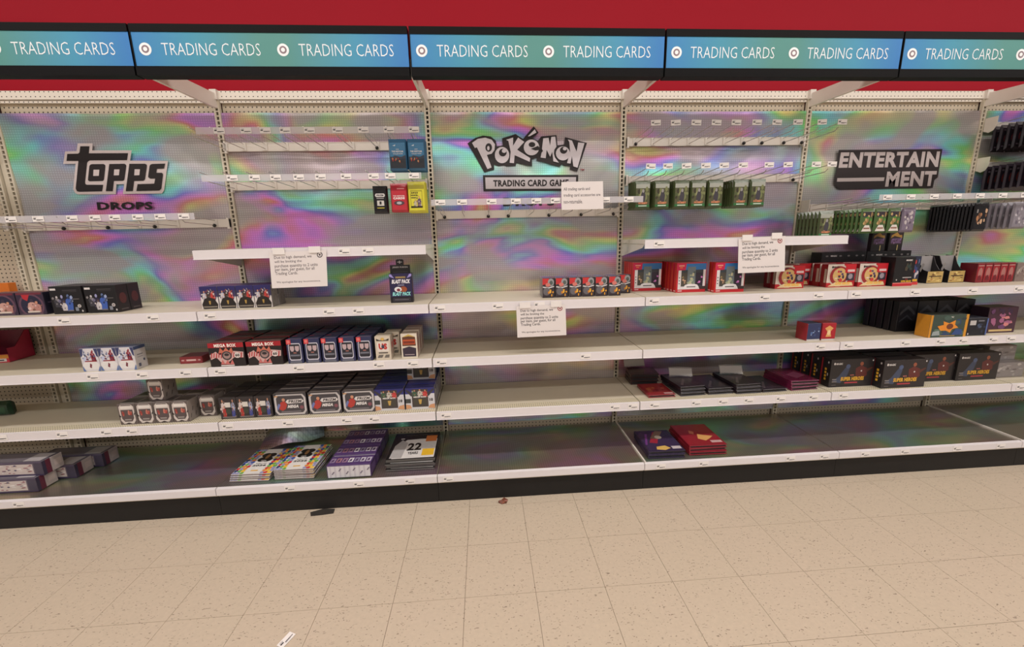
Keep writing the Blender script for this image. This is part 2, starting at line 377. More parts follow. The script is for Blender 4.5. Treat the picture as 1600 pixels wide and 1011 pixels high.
# ---------------------------------------------------------------- holographic foil
def foil_grid(name, xs, ts, place, disp, material, parent, seed=0):
    me = bpy.data.meshes.new(name); V = []; Fc = []
    for t in ts:
        for x in xs:
            q = Vector((x*2.2, t*2.2, seed*7.3))
            V.append(place(x, t, disp*(noise.noise(q*1.1)+.5*noise.noise(q*2.7+Vector((3, 1, 0)))+.5*(.3-abs(noise.noise(q*1.9+Vector((9, 4, 2))))))))
    n = len(xs)
    for j in range(len(ts)-1):
        for i in range(n-1): Fc.append((j*n+i, j*n+i+1, (j+1)*n+i+1, (j+1)*n+i))
    me.from_pydata([tuple(v) for v in V], [], Fc); me.update()
    me.polygons.foreach_set('use_smooth', [True]*len(Fc)); me.materials.append(material)
    return link(name, me, parent)
def lspace(a, b_, n): return [a+(b_-a)*i/(n-1) for i in range(n)]
foils = {}
for k in range(0, 6):
    x0, x1 = k*B+.018, (k+1)*B-.018
    z0 = .30 if k in (0,) else .215
    e = empty('foil_backdrop', (k*B, 0, 0))
    o = foil_grid('foil_sheet', lspace(x0, x1, 100), lspace(z0, 2.262, 170), lambda x, t, d: Vector((x-k*B, -.0075+min(.005, max(-.006, d)), t)), .011, FOIL, e, seed=k+1)
    tag(e, 'silver holographic foil sheet across the back of the '+BAY[k], 'foil sheet', 'foil backdrops'); foils[k] = e

# ---------------------------------------------------------------- wall lettering
INK = (33, 24, 24); LITE = (196, 186, 186)
def sticker(k, name, polys, y0, matn=PRINT):
    # polys: (list of photo pixels, colour) or ('t', text, quad pixels, colour, bold)
    m = MB(); d = y0
    for s in polys:
        if s[0] == 't':
            vs, fs, _ = text_mesh(s[1], s[4]); tl, tr, br, bl = [atY(*q, 0.0) for q in s[2]]
            pts = []
            for a, b_ in vs:
                q = (tl*(1-a)+tr*a)*b_+(bl*(1-a)+br*a)*(1-b_); pts.append((q.x-k*B, d, q.z))
            m.mesh(pts, fs, s[3])
        else:
            m.poly([(q.x-k*B, d, q.z) for q in (atY(a, b_, 0.0) for a, b_ in s[0])], s[1])
        d -= .0004
    return m.build(name, matn, foils[k])
def cv(pts, ox, oy, sc): return [(ox+a/sc, oy+b_/sc) for a, b_ in pts]
t = lambda pts: cv(pts, 90, 215, 8.42)
sticker(0, 'logo_outline', [(t([(300, 80), (495, 80), (490, 172), (1005, 170), (985, 305), (1480, 308), (1428, 695), (1400, 735), (890, 742), (905, 612), (805, 616), (798, 745), (300, 748), (262, 725), (240, 680), (272, 347), (110, 350), (135, 185), (285, 182)]), (205, 192, 190))], -.0165)
sticker(0, 'logo_letters', [(t(q), INK) for q in (
    [(335, 118), (455, 118), (447, 210), (960, 208), (945, 300), (460, 303), (435, 318), (425, 335), (398, 590), (404, 612), (420, 621), (635, 622), (620, 708), (320, 714), (290, 705), (275, 670), (310, 310), (155, 310), (165, 218), (305, 215), (325, 200)],
    [(490, 352), (640, 350), (662, 363), (664, 385), (645, 555), (630, 572), (455, 577), (436, 562), (437, 545), (455, 375), (468, 358)],
    [(715, 350), (915, 347), (935, 362), (936, 380), (912, 555), (895, 570), (775, 572), (760, 706), (670, 706)],
    [(978, 348), (1185, 347), (1206, 362), (1207, 380), (1182, 550), (1160, 569), (1040, 572), (1022, 704), (930, 706)],
    [(1275, 350), (1446, 345), (1430, 410), (1338, 413), (1330, 465), (1400, 465), (1418, 480), (1416, 500), (1395, 672), (1370, 696), (1070, 704), (1085, 614), (1303, 607), (1316, 540), (1250, 540), (1224, 522), (1225, 500), (1242, 380), (1252, 360)])]
    + [(t(q), (205, 192, 190)) for q in ([(512, 425), (588, 425), (582, 505), (508, 507)], [(783, 422), (853, 422), (845, 498), (777, 500)], [(1050, 420), (1120, 420), (1112, 497), (1045, 500)])], -.0175)
sticker(0, 'lettering', [('t', 'DROPS', t([(546, 848), (1278, 842), (1282, 945), (560, 952)]), INK, .04)], -.0175)
t = lambda pts: cv(pts, 725, 190, 6.957)
def pe(cx, cy, rx, ry, n=22): return t([(cx+rx*math.cos(2*math.pi*i/n), cy+ry*math.sin(2*math.pi*i/n)) for i in range(n)])
sticker(2, 'logo_outline', [(t([(38, 240), (120, 182), (205, 155), (290, 165), (345, 210), (357, 272), (420, 262), (412, 185), (560, 138), (600, 168), (640, 192), (660, 165), (755, 55), (808, 125), (740, 185), (800, 212), (835, 165), (1000, 150), (1010, 262), (1085, 250), (1092, 172), (1330, 235), (1225, 545), (1143, 520), (1152, 485), (1085, 480), (1060, 462), (1038, 490), (930, 465), (900, 452), (785, 425), (790, 392), (735, 410), (737, 487), (570, 447), (560, 482), (460, 490), (435, 478), (375, 488), (325, 470), (328, 525), (220, 555), (98, 335)]), INK)], -.0165)
PL = (202, 194, 198)
sticker(2, 'logo_letters', [(t([(88, 235), (150, 192), (230, 178), (300, 200), (336, 250), (330, 312), (300, 352), (248, 365), (300, 500), (255, 518), (140, 283), (118, 290)]), PL), (pe(268, 285, 36, 46), INK), (pe(264, 292, 13, 24), PL),
    (pe(412, 367, 78, 88), PL), (pe(420, 340, 42, 42), INK), (pe(434, 322, 24, 22), PL),
    (t([(455, 202), (532, 178), (530, 268), (585, 178), (652, 225), (575, 310), (716, 400), (710, 440), (548, 368), (540, 455), (494, 450), (505, 330), (480, 215)]), PL),
    (pe(730, 285, 84, 86), PL), (pe(735, 255, 36, 28), INK), (t([(722, 300), (800, 268), (836, 312), (770, 318)]), INK), (t([(690, 165), (765, 90), (782, 125), (712, 165)]), PL),
    (cv([(135, 200), (275, 187), (312, 395), (345, 165), (450, 155), (480, 420), (425, 500), (415, 600), (440, 700), (545, 838), (400, 802), (370, 555), (315, 685), (225, 505), (200, 722), (65, 702), (90, 580), (130, 530), (102, 480)], 840, 205, 16.85), PL),
    (pe(1068, 350, 76, 76), PL), (pe(1075, 316, 40, 38), INK), (pe(1088, 300, 21, 18), PL),
    (t([(1120, 200), (1165, 212), (1215, 332), (1232, 232), (1300, 240), (1225, 505), (1180, 490), (1165, 380), (1150, 460), (1112, 455), (1145, 330), (1136, 228)]), PL)], -.0175)
sticker(2, 'caption_plate', [(t([(205, 583), (1235, 580), (1232, 752), (212, 756)]), INK), (t([(230, 607), (1212, 604), (1208, 728), (236, 732)]), PL), ('t', 'TRADING CARD GAME', t([(316, 636), (1132, 628), (1128, 702), (318, 708)]), INK, .04)], -.0165)
sticker(2, 'lettering', [('t', 'DROPS', [(786, 309), (866, 308), (866, 321), (786, 322)], INK, .04)], -.0165)
sticker(2, 'trademark', [('t', 'TM', t([(1258, 514), (1300, 514), (1300, 534), (1258, 534)]), (150, 40, 50), .03)], -.0165)
t = lambda pts: cv(pts, 1290, 225, 8.42)
EL = (186, 174, 172)
sticker(4, 'logo_plate', [(t([(145, 82), (1502, 70), (1442, 440), (1396, 475), (1375, 578), (148, 598), (85, 525), (100, 420), (130, 300)]), (40, 30, 30))], -.0165)
sticker(4, 'logo_letters', [('t', 'ENTERTAIN', t([(172, 113), (1470, 100), (1440, 302), (140, 315)]), EL, .045), ('t', 'MENT', t([(778, 365), (1428, 356), (1398, 552), (748, 562)]), EL, .045), (t([(124, 450), (742, 440), (732, 487), (118, 497)]), EL)], -.0175)

# ---------------------------------------------------------------- price tag card (shared)
def tag_card():
    m = MB(); m.box(-.03, -.0016, -.0155, .03, 0, .0155, (238, 232, 228))
    art([('r', .08, .42, .3, .62, (60, 56, 60)), ('r', .1, .72, .36, .78, (120, 114, 116)), ('r', .34, .28, .92, .38, (70, 66, 70)), ('r', .34, .2, .7, .24, (130, 124, 124))], lambda u, v, d: (-.03+.06*u, -.0016-d, -.0155+.031*v), m)
    me = m.data('price_tag'); me.materials.append(PAPER); return me
TAGM = tag_card()
def put_tag(parent, x, y, z, s=1.0, rz=0.0):
    o = link('price_tag', TAGM, parent); o.location = (x, y, z); o.scale = (s, 1, s); o.rotation_euler = (0, rz, 0); return o

# ---------------------------------------------------------------- shelves
LV = {3: ('third', 1.157, .478), 4: ('fourth', .845, .474), 5: ('fifth', .518, .466), 2: ('short upper', 1.476, .43)}
LNAME = {2: 'short upper shelf', 3: 'upper long shelf', 4: 'middle long shelf', 5: 'lower long shelf'}
TAGS = {3: [100, 239, 328, 514, 560, 687, 778, 843, 1022, 1195, 1279, 1338, 1430, 1520, 1592], 4: [145, 222, 290, 344, 467, 592, 645, 690, 915, 1282, 1326, 1415, 1470, 1505, 1552, 1580],
        5: [2, 97, 166, 206, 356, 450, 542, 585, 697, 961, 989, 1023, 1088, 1130, 1170, 1220, 1271, 1318, 1595], 2: [307, 538, 575, 1030]}
def shelf(k, lev, z=None, tags=True):
    _, Z, D = LV[lev]; Z = z or Z
    e = empty('shelf', (k*B, 0, 0)); g = .003
    p = MB(); p.box(g, -D, Z-.022, B-g, -.02, Z)
    p.build('deck', CREAM if lev != 2 else WHITE, e)
    if lev == 5:
        p = MB(); p.box(g, -D, Z, B-g, -D+.06, Z+.0012); p.build('perforated_strip', PERF, e)
    c = MB(); c.poly([(g, -D, Z), (B-g, -D, Z), (B-g, -D-.008, Z-.002), (g, -D-.008, Z-.002)]); c.box(g, -D-.010, Z-.045, B-g, -D-.001, Z-.002); c.box(g, -D-.013, Z-.049, B-g, -D-.001, Z-.045); c.build('price_channel', CHAN, e)
    b_ = MB()
    for bx in (g+.004, B-g-.006):
        pts = [(-.018, Z-.022), (-.018, Z-.105), (-.05, Z-.105), (-D+.04, Z-.045), (-D+.01, Z-.022)]
        b_ = MB(); b_.poly([(bx, y, zz) for y, zz in pts]); b_.poly([(bx+.002, y, zz) for y, zz in reversed(pts)])
        for i in range(len(pts)):
            (ya, za), (yb, zb) = pts[i], pts[(i+1) % len(pts)]; b_.poly([(bx, ya, za), (bx, yb, zb), (bx+.002, yb, zb), (bx+.002, ya, za)])
        b_.build('bracket', WHITE, e)
    if tags:
        for px_ in TAGS[lev]:
            py_ = CY
            # find the pixel row of the channel at this column
            P0 = None
            for it in range(6):
                P0 = atY(px_, py_, -D-.011); py_ += (P0.z-(Z-.022))*F/2.3
            if k*B+.03 < P0.x < (k+1)*B-.03 or (bay_of(P0.x) == k and (k*B+.03 <= P0.x)): put_tag(e, min(B-.035, P0.x-k*B), -D-.0105, Z-.023, 1.0, random.uniform(-.02, .02))
    return tag(e, 'white steel %s with price channel in the %s' % (LNAME[lev], BAY[k]), 'shelf', 'steel shelves')
for k in range(0, 6):
    for lev in (3, 4, 5): shelf(k, lev)
shelf(1, 2); shelf(3, 2)
for lev, dz in ((3, -.006), (4, -.004), (5, -.004)): shelf(-1, lev, LV[lev][1]+dz, False)

# ---------------------------------------------------------------- base decks with foil and kick plates
DK = .172; DD = .578
for k in range(-1, 6):
    e = empty('base_deck', (k*B, 0, 0)); g = .002
    p = MB(); p.box(g, -DD, .125, B-g, -.018, DK-.002); p.build('deck_pan', CREAM, e)
    c = MB(); c.box(g, -DD-.012, DK-.036, B-g, -DD-.001, DK+.002); c.poly([(g, -DD-.012, DK+.002), (B-g, -DD-.012, DK+.002), (B-g, -DD+.006, DK+.006), (g, -DD+.006, DK+.006)]); c.build('price_channel', CHAN, e)
    p = MB(); p.box(.001, -DD+.006, .0015, B-.001, -DD+.024, .134); p.build('kick_plate', KICK, e)
    if k >= 0:
        foil_grid('deck_foil', lspace((.012 if k in (3, 5) else .003)+k*B, (k+1)*B-.003, 60), lspace(-DD+.004, -.022, 40), lambda x, t, d: Vector((x-k*B, t, DK+.003+max(-.001, min(.0025, d)))), .004, FOILD, e, seed=k+21)
        if k in (3, 5):
            p = MB(); p.box(.003, -DD, DK, .012, -.03, DK+.012); p.build('edge_strip', WHITE, e)
    for px_ in (27, 452, 560, 640, 700, 1033, 1100, 1236, 1289, 1353, 1415, 1497, 1565):
        P0 = atZ(px_, 742-(px_-700)*.058, DK-.016); 
        if bay_of(atY(px_, 742-(px_-700)*.058, -DD-.013).x) == k: put_tag(e, min(B-.04, max(.04, atY(px_, 742-(px_-700)*.058, -DD-.013).x-k*B)), -DD-.0125, DK-.017, .95)
    tag(e, 'low base deck with black kick plate at the foot of the '+BAY[k], 'shelf base', 'base decks')
# loose corner of foil curling up in the second bay
m = MB(); n = 14
def cp(u, h): return (B+.03+.36*u, -.04-.17*(1-u)*(1-h)-.03*math.sin(5*u)*(1-h)*h, DK+.012+.02*(1-h)*math.sin(4*u)**2+h*(.04+.13*math.sin(2.2*u+.3)))
for i in range(n):
    for j in range(5): m.poly([cp(i/n, j/5), cp((i+1)/n, j/5), cp((i+1)/n, (j+1)/5), cp(i/n, (j+1)/5)], [(110, 104, 98), (128, 122, 112), (96, 120, 92), (120, 108, 100)][(i*3+j*2) % 4])
tag(m.build('loose_foil', FOILD, None, True), 'crumpled loose corner of foil curling up beside the colourful albums', 'foil sheet')

# ---------------------------------------------------------------- header signs
SY, SZ0, SZ1 = -.589, 2.258, 2.466
def bullseye(m, cx, cz, r, y, c1=(240, 244, 246), c2=(136, 116, 124)):
    for rr, c in ((r, c1), (r*.62, c2), (r*.34, c1)):
        m.poly([(cx+rr*math.cos(2*math.pi*i/28), y, cz+rr*math.sin(2*math.pi*i/28)) for i in range(28)], c); y -= .0004
def sign_mat():
    m = bpy.data.materials.new('sign_blue_gradient'); m.use_nodes = True; nt = m.node_tree; b = nt.nodes['Principled BSDF']
    b.inputs['Roughness'].default_value = .5
    tc = nt.nodes.new('ShaderNodeTexCoord'); sp = nt.nodes.new('ShaderNodeSeparateXYZ'); nt.links.new(tc.outputs['Object'], sp.inputs[0])
    f_ = math_node(nt, 'DIVIDE', sp.outputs[0], B); r = nt.nodes.new('ShaderNodeValToRGB'); nt.links.new(f_, r.inputs[0])
    el = r.color_ramp.elements; el[0].position = 0; el[0].color = lin((50, 128, 190)); el[1].position = 1; el[1].color = lin((46, 120, 190))
    for pos, c in ((.22, (62, 146, 174)), (.45, (80, 142, 136)), (.55, (80, 142, 136)), (.8, (64, 146, 180))):
        q = el.new(pos); q.color = lin(c)
    nt.links.new(r.outputs[0], b.inputs['Base Color']); return m
SIGNM = sign_mat()
SP = ['leftmost', 'second from the left', 'third from the left', 'fourth from the left', 'fifth from the left', 'rightmost']
for q, k in enumerate(range(-1, 7)):
    e = empty('header_sign', (k*B, SY, 0)); g = .004
    p = MB(); p.box(g, 0, SZ0, B-g, .05, SZ1); p.box(g, -.004, SZ0, B-g, 0, SZ0+.038); p.box(g, -.004, SZ1-.032, B-g, 0, SZ1); p.box(g, -.004, SZ0+.038, g+.004, 0, SZ1-.032)
    p.build('frame', mat('black_sign_frame', (13, 12, 13), .55, spec=.12), e)
    p = MB(); p.box(g+.004, -.0015, SZ0+.038, B-g, 0, SZ1-.032); p.build('sign_face', SIGNM, e)
    for off in (0, .5):
        m = MB(); bullseye(m, (.058+off*1.19)*1.0, (SZ0+SZ1)/2+.003, .026, -.0022); m.build('bullseye', PRINT, e)
        m = MB(); art([('t', 'TRADING CARDS', 0, 0, 1, 1, (236, 242, 246), -.012)], lambda u, v, d: (.128+off*1.19+.425*u, -.002-d, (SZ0+SZ1)/2-.0215+.05*v), m); m.build('lettering', PRINT, e)
    tag(e, 'blue header sign reading TRADING CARDS twice, above the '+BAY[k] if k in BAY else 'blue header sign reading TRADING CARDS beyond the right-edge foil bay', 'sign', 'header signs')
for k in range(0, 7):
    e = MB(); x = k*B
    pts = [(-.004, 2.285), (-.004, 2.365), (-.55, 2.345), (-.55, 2.275)]
    e.poly([(x-.008, y, z) for y, z in pts]); e.poly([(x+.008, y, z) for y, z in reversed(pts)])
    for i in range(4):
        (ya, za), (yb, zb) = pts[i], pts[(i+1) % 4]; e.poly([(x-.008, ya, za), (x-.008, yb, zb), (x+.008, yb, zb), (x+.008, ya, za)])
    o = e.build('sign_arm', WHITE)
    tag(o, 'white sign arm '+upl[k+2].split(',')[0], 'bracket', 'sign arms')

# ---------------------------------------------------------------- hook rails
def hook_mesh(L):
    m = MB(); m.box(-.013, -.006, -.022, .013, -.001, .024); me1 = m
    w = MB(); w.tube([(0, -.004, -.012), (0, -L*.5, -.008), (0, -L+.02, -.004), (0, -L, .012)], .0024, 6); w.tube([(0, -.004, .016), (0, -L*.6, .026), (0, -L-.02, .034)], .0021, 6)
    a = m.data('clip'); a.materials.append(WHITE); b_ = w.data('wire'); b_.materials.append(WIRE); return a, b_
HK = {}
BALL = MB(); BALL.ball((0, -.016, -.014), .0105); BALLM = BALL.data('stop_ball'); BALLM.materials.append(BLACKP); BALLM.polygons.foreach_set('use_smooth', [True]*len(BALLM.polygons))
def hook_rail(k, x0, x1, z, hooks, L, strip=None, tags=(), balls=(), label='', single=False):
    e = empty('hook_rail', (0, -.018, z))
    p = MB(); p.box(x0, -.014, -.024, x1, 0, .024); p.box(x0, -.016, .020, x1, -.014, .024); p.box(x0, -.02, -.034, x0+.012, 0, .03); p.box(x1-.012, -.02, -.034, x1, 0, .03); p.build('crossbar', WHITE, e)
    if k >= 4:
        # rounded end ears of the heavier rails
        for xx in (x0-.004, x1+.001):
            pr_ = [(0, -.03), (-.03, -.045), (-.055, -.035), (-.07, -.005), (-.07, .05), (0, .05)]
            p = MB(); p.poly([(xx, y, zz) for y, zz in pr_]); p.poly([(xx+.003, y, zz) for y, zz in reversed(pr_)])
            for i in range(6): (ya, za), (yb, zb) = pr_[i], pr_[(i+1) % 6]; p.poly([(xx, ya, za), (xx, yb, zb), (xx+.003, yb, zb), (xx+.003, ya, za)])
            p.build('end_bracket', WHITE, e)
    if L not in HK: HK[L] = hook_mesh(L)
    a, b_ = HK[L]
    for i, hx in enumerate(hooks):
        h = link('peg_hook', b_, e); h.location = (hx, -.014, 0)
        c = link('clip', a, h)
        if i in balls: link('stop_ball', BALLM, h)
        if single:
            tg = put_tag(h, random.uniform(-.004, .004), -L-.022, .034, .92, random.uniform(-.06, .06))
    if strip:
        s0, s1, sz = strip; sy = -L-.03
        p = MB(); p.box(s0, sy-.002, sz-z-.017, s1, sy, sz-z+.017); p.build('tag_strip', CLEAR, e)
        for tx in tags: put_tag(e, tx, sy-.003, sz-z, .92)
    return tag(e, label, 'hook rail', 'peg hook rails')
hx = lambda xs, y, Y: [atY(x, y, Y).x for x in xs]
L1 = .29
sy = -.018-L1-.03
hook_rail(0, .02, B-.02, 1.632, hx([10, 38, 68, 103, 140, 172, 218, 245, 278, 338], 352, -.03), L1, (-.02, atY(304, 338, sy).x, 1.657), hx([17, 60, 113, 149, 180, 216, 251, 288], 338, sy), (3, 5, 7, 9), 'white crossbar with empty peg hooks under the DROPS lettering')
hook_rail(1, B+.02, 2*B-.02, 2.068, hx([353, 382, 415, 448, 479, 509, 551, 590, 622, 655], 230, -.03), L1, (B+.06, 2*B-.02, 2.085), hx([343, 385, 415, 446, 484, 528, 568, 608, 647], 204, sy), (7,), 'white crossbar with peg hooks carrying the blue racing packs')
hook_rail(1, B+.02, 2*B-.02, 1.846, hx([367, 398, 430, 461, 494, 525, 559, 594, 622, 653], 292, -.03), L1, (B+.05, 2*B-.015, 1.85), hx([363, 398, 431, 467, 501, 541, 584, 610, 647], 275, sy), (), 'white crossbar with peg hooks carrying black, red and yellow packs')
hook_rail(2, 2*B+.02, 3*B-.02, 1.655, hx([695, 726, 763, 794, 826, 857, 880, 907, 933, 957], 338, -.03), L1, (2*B+.03, 3*B+.02, 1.706), hx([688, 722, 768, 806, 838, 868, 895, 925, 945, 982], 315, sy), (0, 2, 3, 5, 7, 9), 'white crossbar with empty peg hooks under the caption plate in the middle')
hook_rail(3, 3*B+.02, 4*B-.02, 2.078, hx([992, 1020, 1048, 1076, 1104, 1132, 1160, 1188, 1222, 1250], 220, -.03), L1, None, (), (0, 6, 7, 8, 9), 'white crossbar with empty peg hooks at the top of the fourth foil bay', True)
hook_rail(3, 3*B+.02, 4*B-.02, 1.85, hx([985, 1010, 1035, 1062, 1088, 1113, 1150, 1175, 1215, 1236], 283, -.03), L1, None, (), (9,), 'white crossbar carrying the green fantasy packs', True)
hook_rail(4, 4*B+.02, 5*B-.02, 1.655, [4*B+.08+.112*i for i in range(10)], L1, (4*B+.25, 5*B+.08, 1.692), [4*B+.3+.15*i for i in range(7)], (), 'white crossbar carrying green, white and black packs under the plate')
hook_rail(5, 5*B+.02, 6*B-.02, 2.16, [5*B+.1+.13*i for i in range(8)], L1, None, (), (), 'white crossbar at the top of the right-edge bay', False)
hook_rail(5, 5*B+.02, 6*B-.02, 1.91, [5*B+.1+.13*i for i in range(8)], L1, None, (), (), 'white crossbar second from the top in the right-edge bay', False)
hook_rail(5, 5*B+.1, 6*B-.02, 1.66, [5*B+.14+.13*i for i in range(8)], L1, (5*B+.1, 6*B, 1.692), [5*B+.15+.15*i for i in range(7)], (), 'white crossbar third from the top in the right-edge bay', False)

#PRODUCTS
S3, S4, S5 = 1.1575, .8455, .5198
def carton(name, w, d, h, col, cols=None, fa=None, ra=None, ta=None, la=None, m=PRINT, ch=.0018):
    b_ = MB(); b_.chbox(w, d, h, ch, col, cols); o = b_.build(name, m)
    if fa: art(fa, front(w, h)).build('front_artwork', m, o)
    if ra: art(ra, right(w, d, h)).build('side_artwork', m, o)
    if la: art(la, left(d, h)).build('side_artwork', m, o)
    if ta: art(ta, top(w, d, h)).build('top_artwork', m, o)
    return o
def put(proto, spots, cat, group):
    # spots: (x, y, z, rz, label); the first spot takes the prototype itself
    for i, (x, y, z, rz, l) in enumerate(spots):
        if i == 0: proto.location = (x, y, z); proto.rotation_euler = (0, 0, rz); o = proto; o['label'] = l
        else: o = dup(proto, (x, y, z), rz, l)
        o['category'] = cat; o['group'] = group
    return proto
ROWN = ['in the front row', 'in the second row back', 'in the third row back', 'in the fourth row back', 'in the fifth row back', 'in the sixth row back', 'in the seventh row back']
def block(proto, desc, x0, y0, z, nc, cp, nd, dp, cat, group, jit=.002):
    sp = []
    for r in range(nd):
        for c in range(nc):
            who = (ORD[c]+' from left, ') if nc > 1 else ''
            sp.append((x0+c*cp+random.uniform(-jit, jit)*.4, y0+r*dp+random.uniform(-jit, jit)*.4, z, random.uniform(-jit, jit)*2, '%s, %s%s' % (desc, who, ROWN[r])))
    put(proto, sp, cat, group)
BK, WH, GR = (24, 22, 25), (226, 220, 218), (150, 145, 145)
SK = (196, 140, 112)
# ---- upper long shelf, left
p = carton('card_box', .136, .09, .12, (52, 38, 58), {'top': (96, 44, 56), 'right': (36, 34, 50)},
    [('e', .52, .42, .46, .52, (96, 66, 84)), ('e', .52, .42, .38, .45, (36, 34, 58)), ('p', [(.2, .98), (.55, .98), (.4, .62), (.26, .72)], (176, 42, 52)), ('r', .04, .9, .96, .985, (110, 44, 58))]
    + fig(.55, .4, .3, (196, 150, 140), (60, 50, 66)) + fig(.72, .36, .24, (178, 128, 120), SK) + [('r', .34, .1, .78, .18, (206, 190, 180)), ('r', .1, .02, .9, .06, (96, 80, 92))],
    [('r', .1, .1, .9, .9, (28, 28, 44)), ('r', .2, .5, .8, .56, (90, 80, 100))])
put(p, [(.125, -.405, S3, 0, 'dark purple box with an arched player picture, leftmost on the upper long shelf'), (.266, -.405, S3, 0, 'dark purple box with an arched player picture, touching the black football boxes')], 'card box', 'purple player boxes')
p = carton('card_box', .160, .075, .148, BK, {'top': (34, 32, 36), 'right': (34, 30, 31)},
    [('r', .04, .86, .22, .93, (214, 208, 206)), ('r', .42, .85, .86, .865, (90, 84, 88)), ('r', .42, .8, .86, .81, (80, 74, 78))] + fig(.2, .45, .2, (60, 58, 66), (196, 190, 190), .8) + fig(.36, .42, .26, (44, 40, 62), (150, 150, 190), .7) + fig(.56, .4, .3, (62, 92, 168), (96, 112, 150), .65) + fig(.4, .3, .18, (190, 184, 186), (90, 70, 62), .8)
    + [('e', .86, .28, .055, .06, (206, 200, 198)), ('e', .86, .28, .035, .04, (140, 132, 130)), ('r', .72, .1, .82, .24, (126, 130, 140)), ('r', .48, .1, .66, .14, (120, 114, 116)), ('e', .93, .1, .025, .04, (190, 186, 184)), ('r', .7, .52, .9, .55, (96, 90, 90))],
    [('e', .5, .5, .3, .2, (84, 44, 42)), ('r', .2, .08, .8, .12, (90, 84, 84))])
block(p, 'black box with football players', .444, -.412, S3, 2, .172, 2, .08, 'card box', 'black football boxes')
nba = [('r', 0, .8, 1, 1, (44, 40, 96)), ('p', [(0, 0), (.1, 0), (.18, .34), (.05, .55), (0, .5)], (216, 208, 204)), ('p', [(1, 0), (.9, 0), (.82, .34), (.95, .55), (1, .5)], (216, 208, 204))] + fig(.24, .6, .2, (190, 186, 196), SK) + fig(.48, .64, .22, (60, 52, 52), (150, 104, 80)) + fig(.72, .62, .22, (188, 62, 58), SK) + [('p', [(.08, .02), (.92, .02), (.96, .2), (.78, .46), (.5, .52), (.22, .46), (.04, .2)], (40, 34, 32)), ('r', .1, .06, .9, .12, (130, 120, 108)), ('p', [(.44, .36), (.56, .36), (.54, .22), (.5, .18), (.46, .22)], (176, 142, 74))]+blotch(.1, .55, .9, .92, [(150, 146, 160), (190, 130, 110), (60, 52, 70), (206, 200, 200), (150, 60, 60)], 14, 12, .03, .06)
p = carton('card_box', .0915, .075, .123, (60, 54, 90), {'top': (58, 56, 112), 'right': (146, 138, 134)}, nba, blotch(.1, .1, .9, .9, [(120, 112, 108), (132, 124, 120), (110, 104, 102)], 9, 5))
block(p, 'small basketball card box with dark emblem', 1.194, -.395, S3, 4, .0945, 2, .08, 'card box', 'basketball card boxes')
# hanging football box standing on the shelf
e = empty('hang_box', (2.216, -.395, S3), .04)
b_ = MB(); b_.chbox(.125, .05, .165, .002, (40, 34, 70), {'top': BK, 'right': (30, 27, 40), 'left': (30, 27, 40)}); bo = b_.build('body', PRINT, e)
art([('r', 0, 0, 1, .2, (24, 21, 30)), ('p', [(0, .98), (.1, .98), (.22, .84), (.02, .9)], (150, 140, 200)), ('p', [(1, .98), (.9, .98), (.78, .84), (.98, .9)], (150, 140, 200)), ('r', .28, .84, .72, .9, (150, 128, 84)), ('t', 'BLAST PACK', .1, .66, .9, .8, (236, 232, 236), .045, .03), ('r', .36, .59, .64, .62, (150, 146, 170)), ('e', .6, .46, .16, .1, (150, 76, 46)), ('e', .36, .46, .16, .09, (226, 222, 224)), ('e', .38, .44, .08, .05, (120, 50, 60)), ('t', 'BLAST PACK', .1, .24, .9, .37, (150, 222, 220), .045, .03), ('r', .12, .06, .88, .15, (90, 84, 96)), ('r', .13, .07, .87, .14, (30, 26, 36)), ('r', .18, .1, .82, .115, (130, 124, 134))], front(.125, .165)).build('front_artwork', PRINT, e)
b_ = MB(); b_.box(.008, .012, .165, .118, .02, .212, BK); art([('t', 'JERSEY FUSION', .12, .6, .88, .82, (178, 172, 172), .02), ('r', .12, .14, .88, .17, (90, 84, 86))], lambda u, v, d: (.008+.11*u, .012-d, .165+.047*v), b_); b_.build('header_card', PRINT, e)
b_ = MB(); b_.poly([(.042, .014, .212), (.084, .014, .212), (.084, .014, .238), (.078, .014, .243), (.048, .014, .243), (.042, .014, .238)], BK); b_.poly([(.042, .018, .212), (.042, .018, .238), (.048, .018, .243), (.078, .018, .243), (.084, .018, .238), (.084, .018, .212)], BK); art([('r', .2, .45, .8, .58, (170, 164, 164)), ('r', .42, .25, .56, .75, (170, 164, 164))], lambda u, v, d: (.042+.042*u, .014-d, .212+.031*v), b_); b_.build('hang_tab', PRINT, e)
tag(e, 'tall navy football box reading BLAST PACK with a black hang tab', 'card box')
# ---- small red and grey boxes, middle bay
fa = [('r', 0, 0, 1, 1, (58, 48, 54)), ('p', [(0, .98), (.55, .98), (.45, .72), (0, .66)], (196, 52, 54)), ('e', .7, .78, .26, .2, (150, 150, 152)), ('e', .72, .76, .14, .11, (84, 92, 88)), ('e', .45, .66, .2, .1, (206, 120, 110)), ('p', [(.03, .52), (.5, .47), (.97, .55), (.97, .6), (.5, .53), (.03, .58)], (210, 206, 206)), ('e', .35, .32, .3, .2, (104, 100, 104))] + blotch(.5, .1, .9, .42, [(224, 158, 52), (236, 186, 70), (206, 126, 40)], 7, 3, .05, .1) + [('r', .05, .02, .95, .06, (40, 30, 34))]
p = carton('card_box', .0705, .038, .114, (130, 124, 126), {'top': (112, 84, 86), 'left': (150, 146, 148), 'right': (44, 36, 40), 'back': (90, 80, 84)}, fa, None, [('p', [(.05, .1), (.9, .1), (.6, .9), (.2, .9)], (92, 96, 130))], [('r', .35, .05, .45, .95, (104, 100, 104))])
block(p, 'small red and grey creature-card box', 3.084, -.385, S3, 6, .0785, 3, .042, 'card box', 'small red grey card boxes')
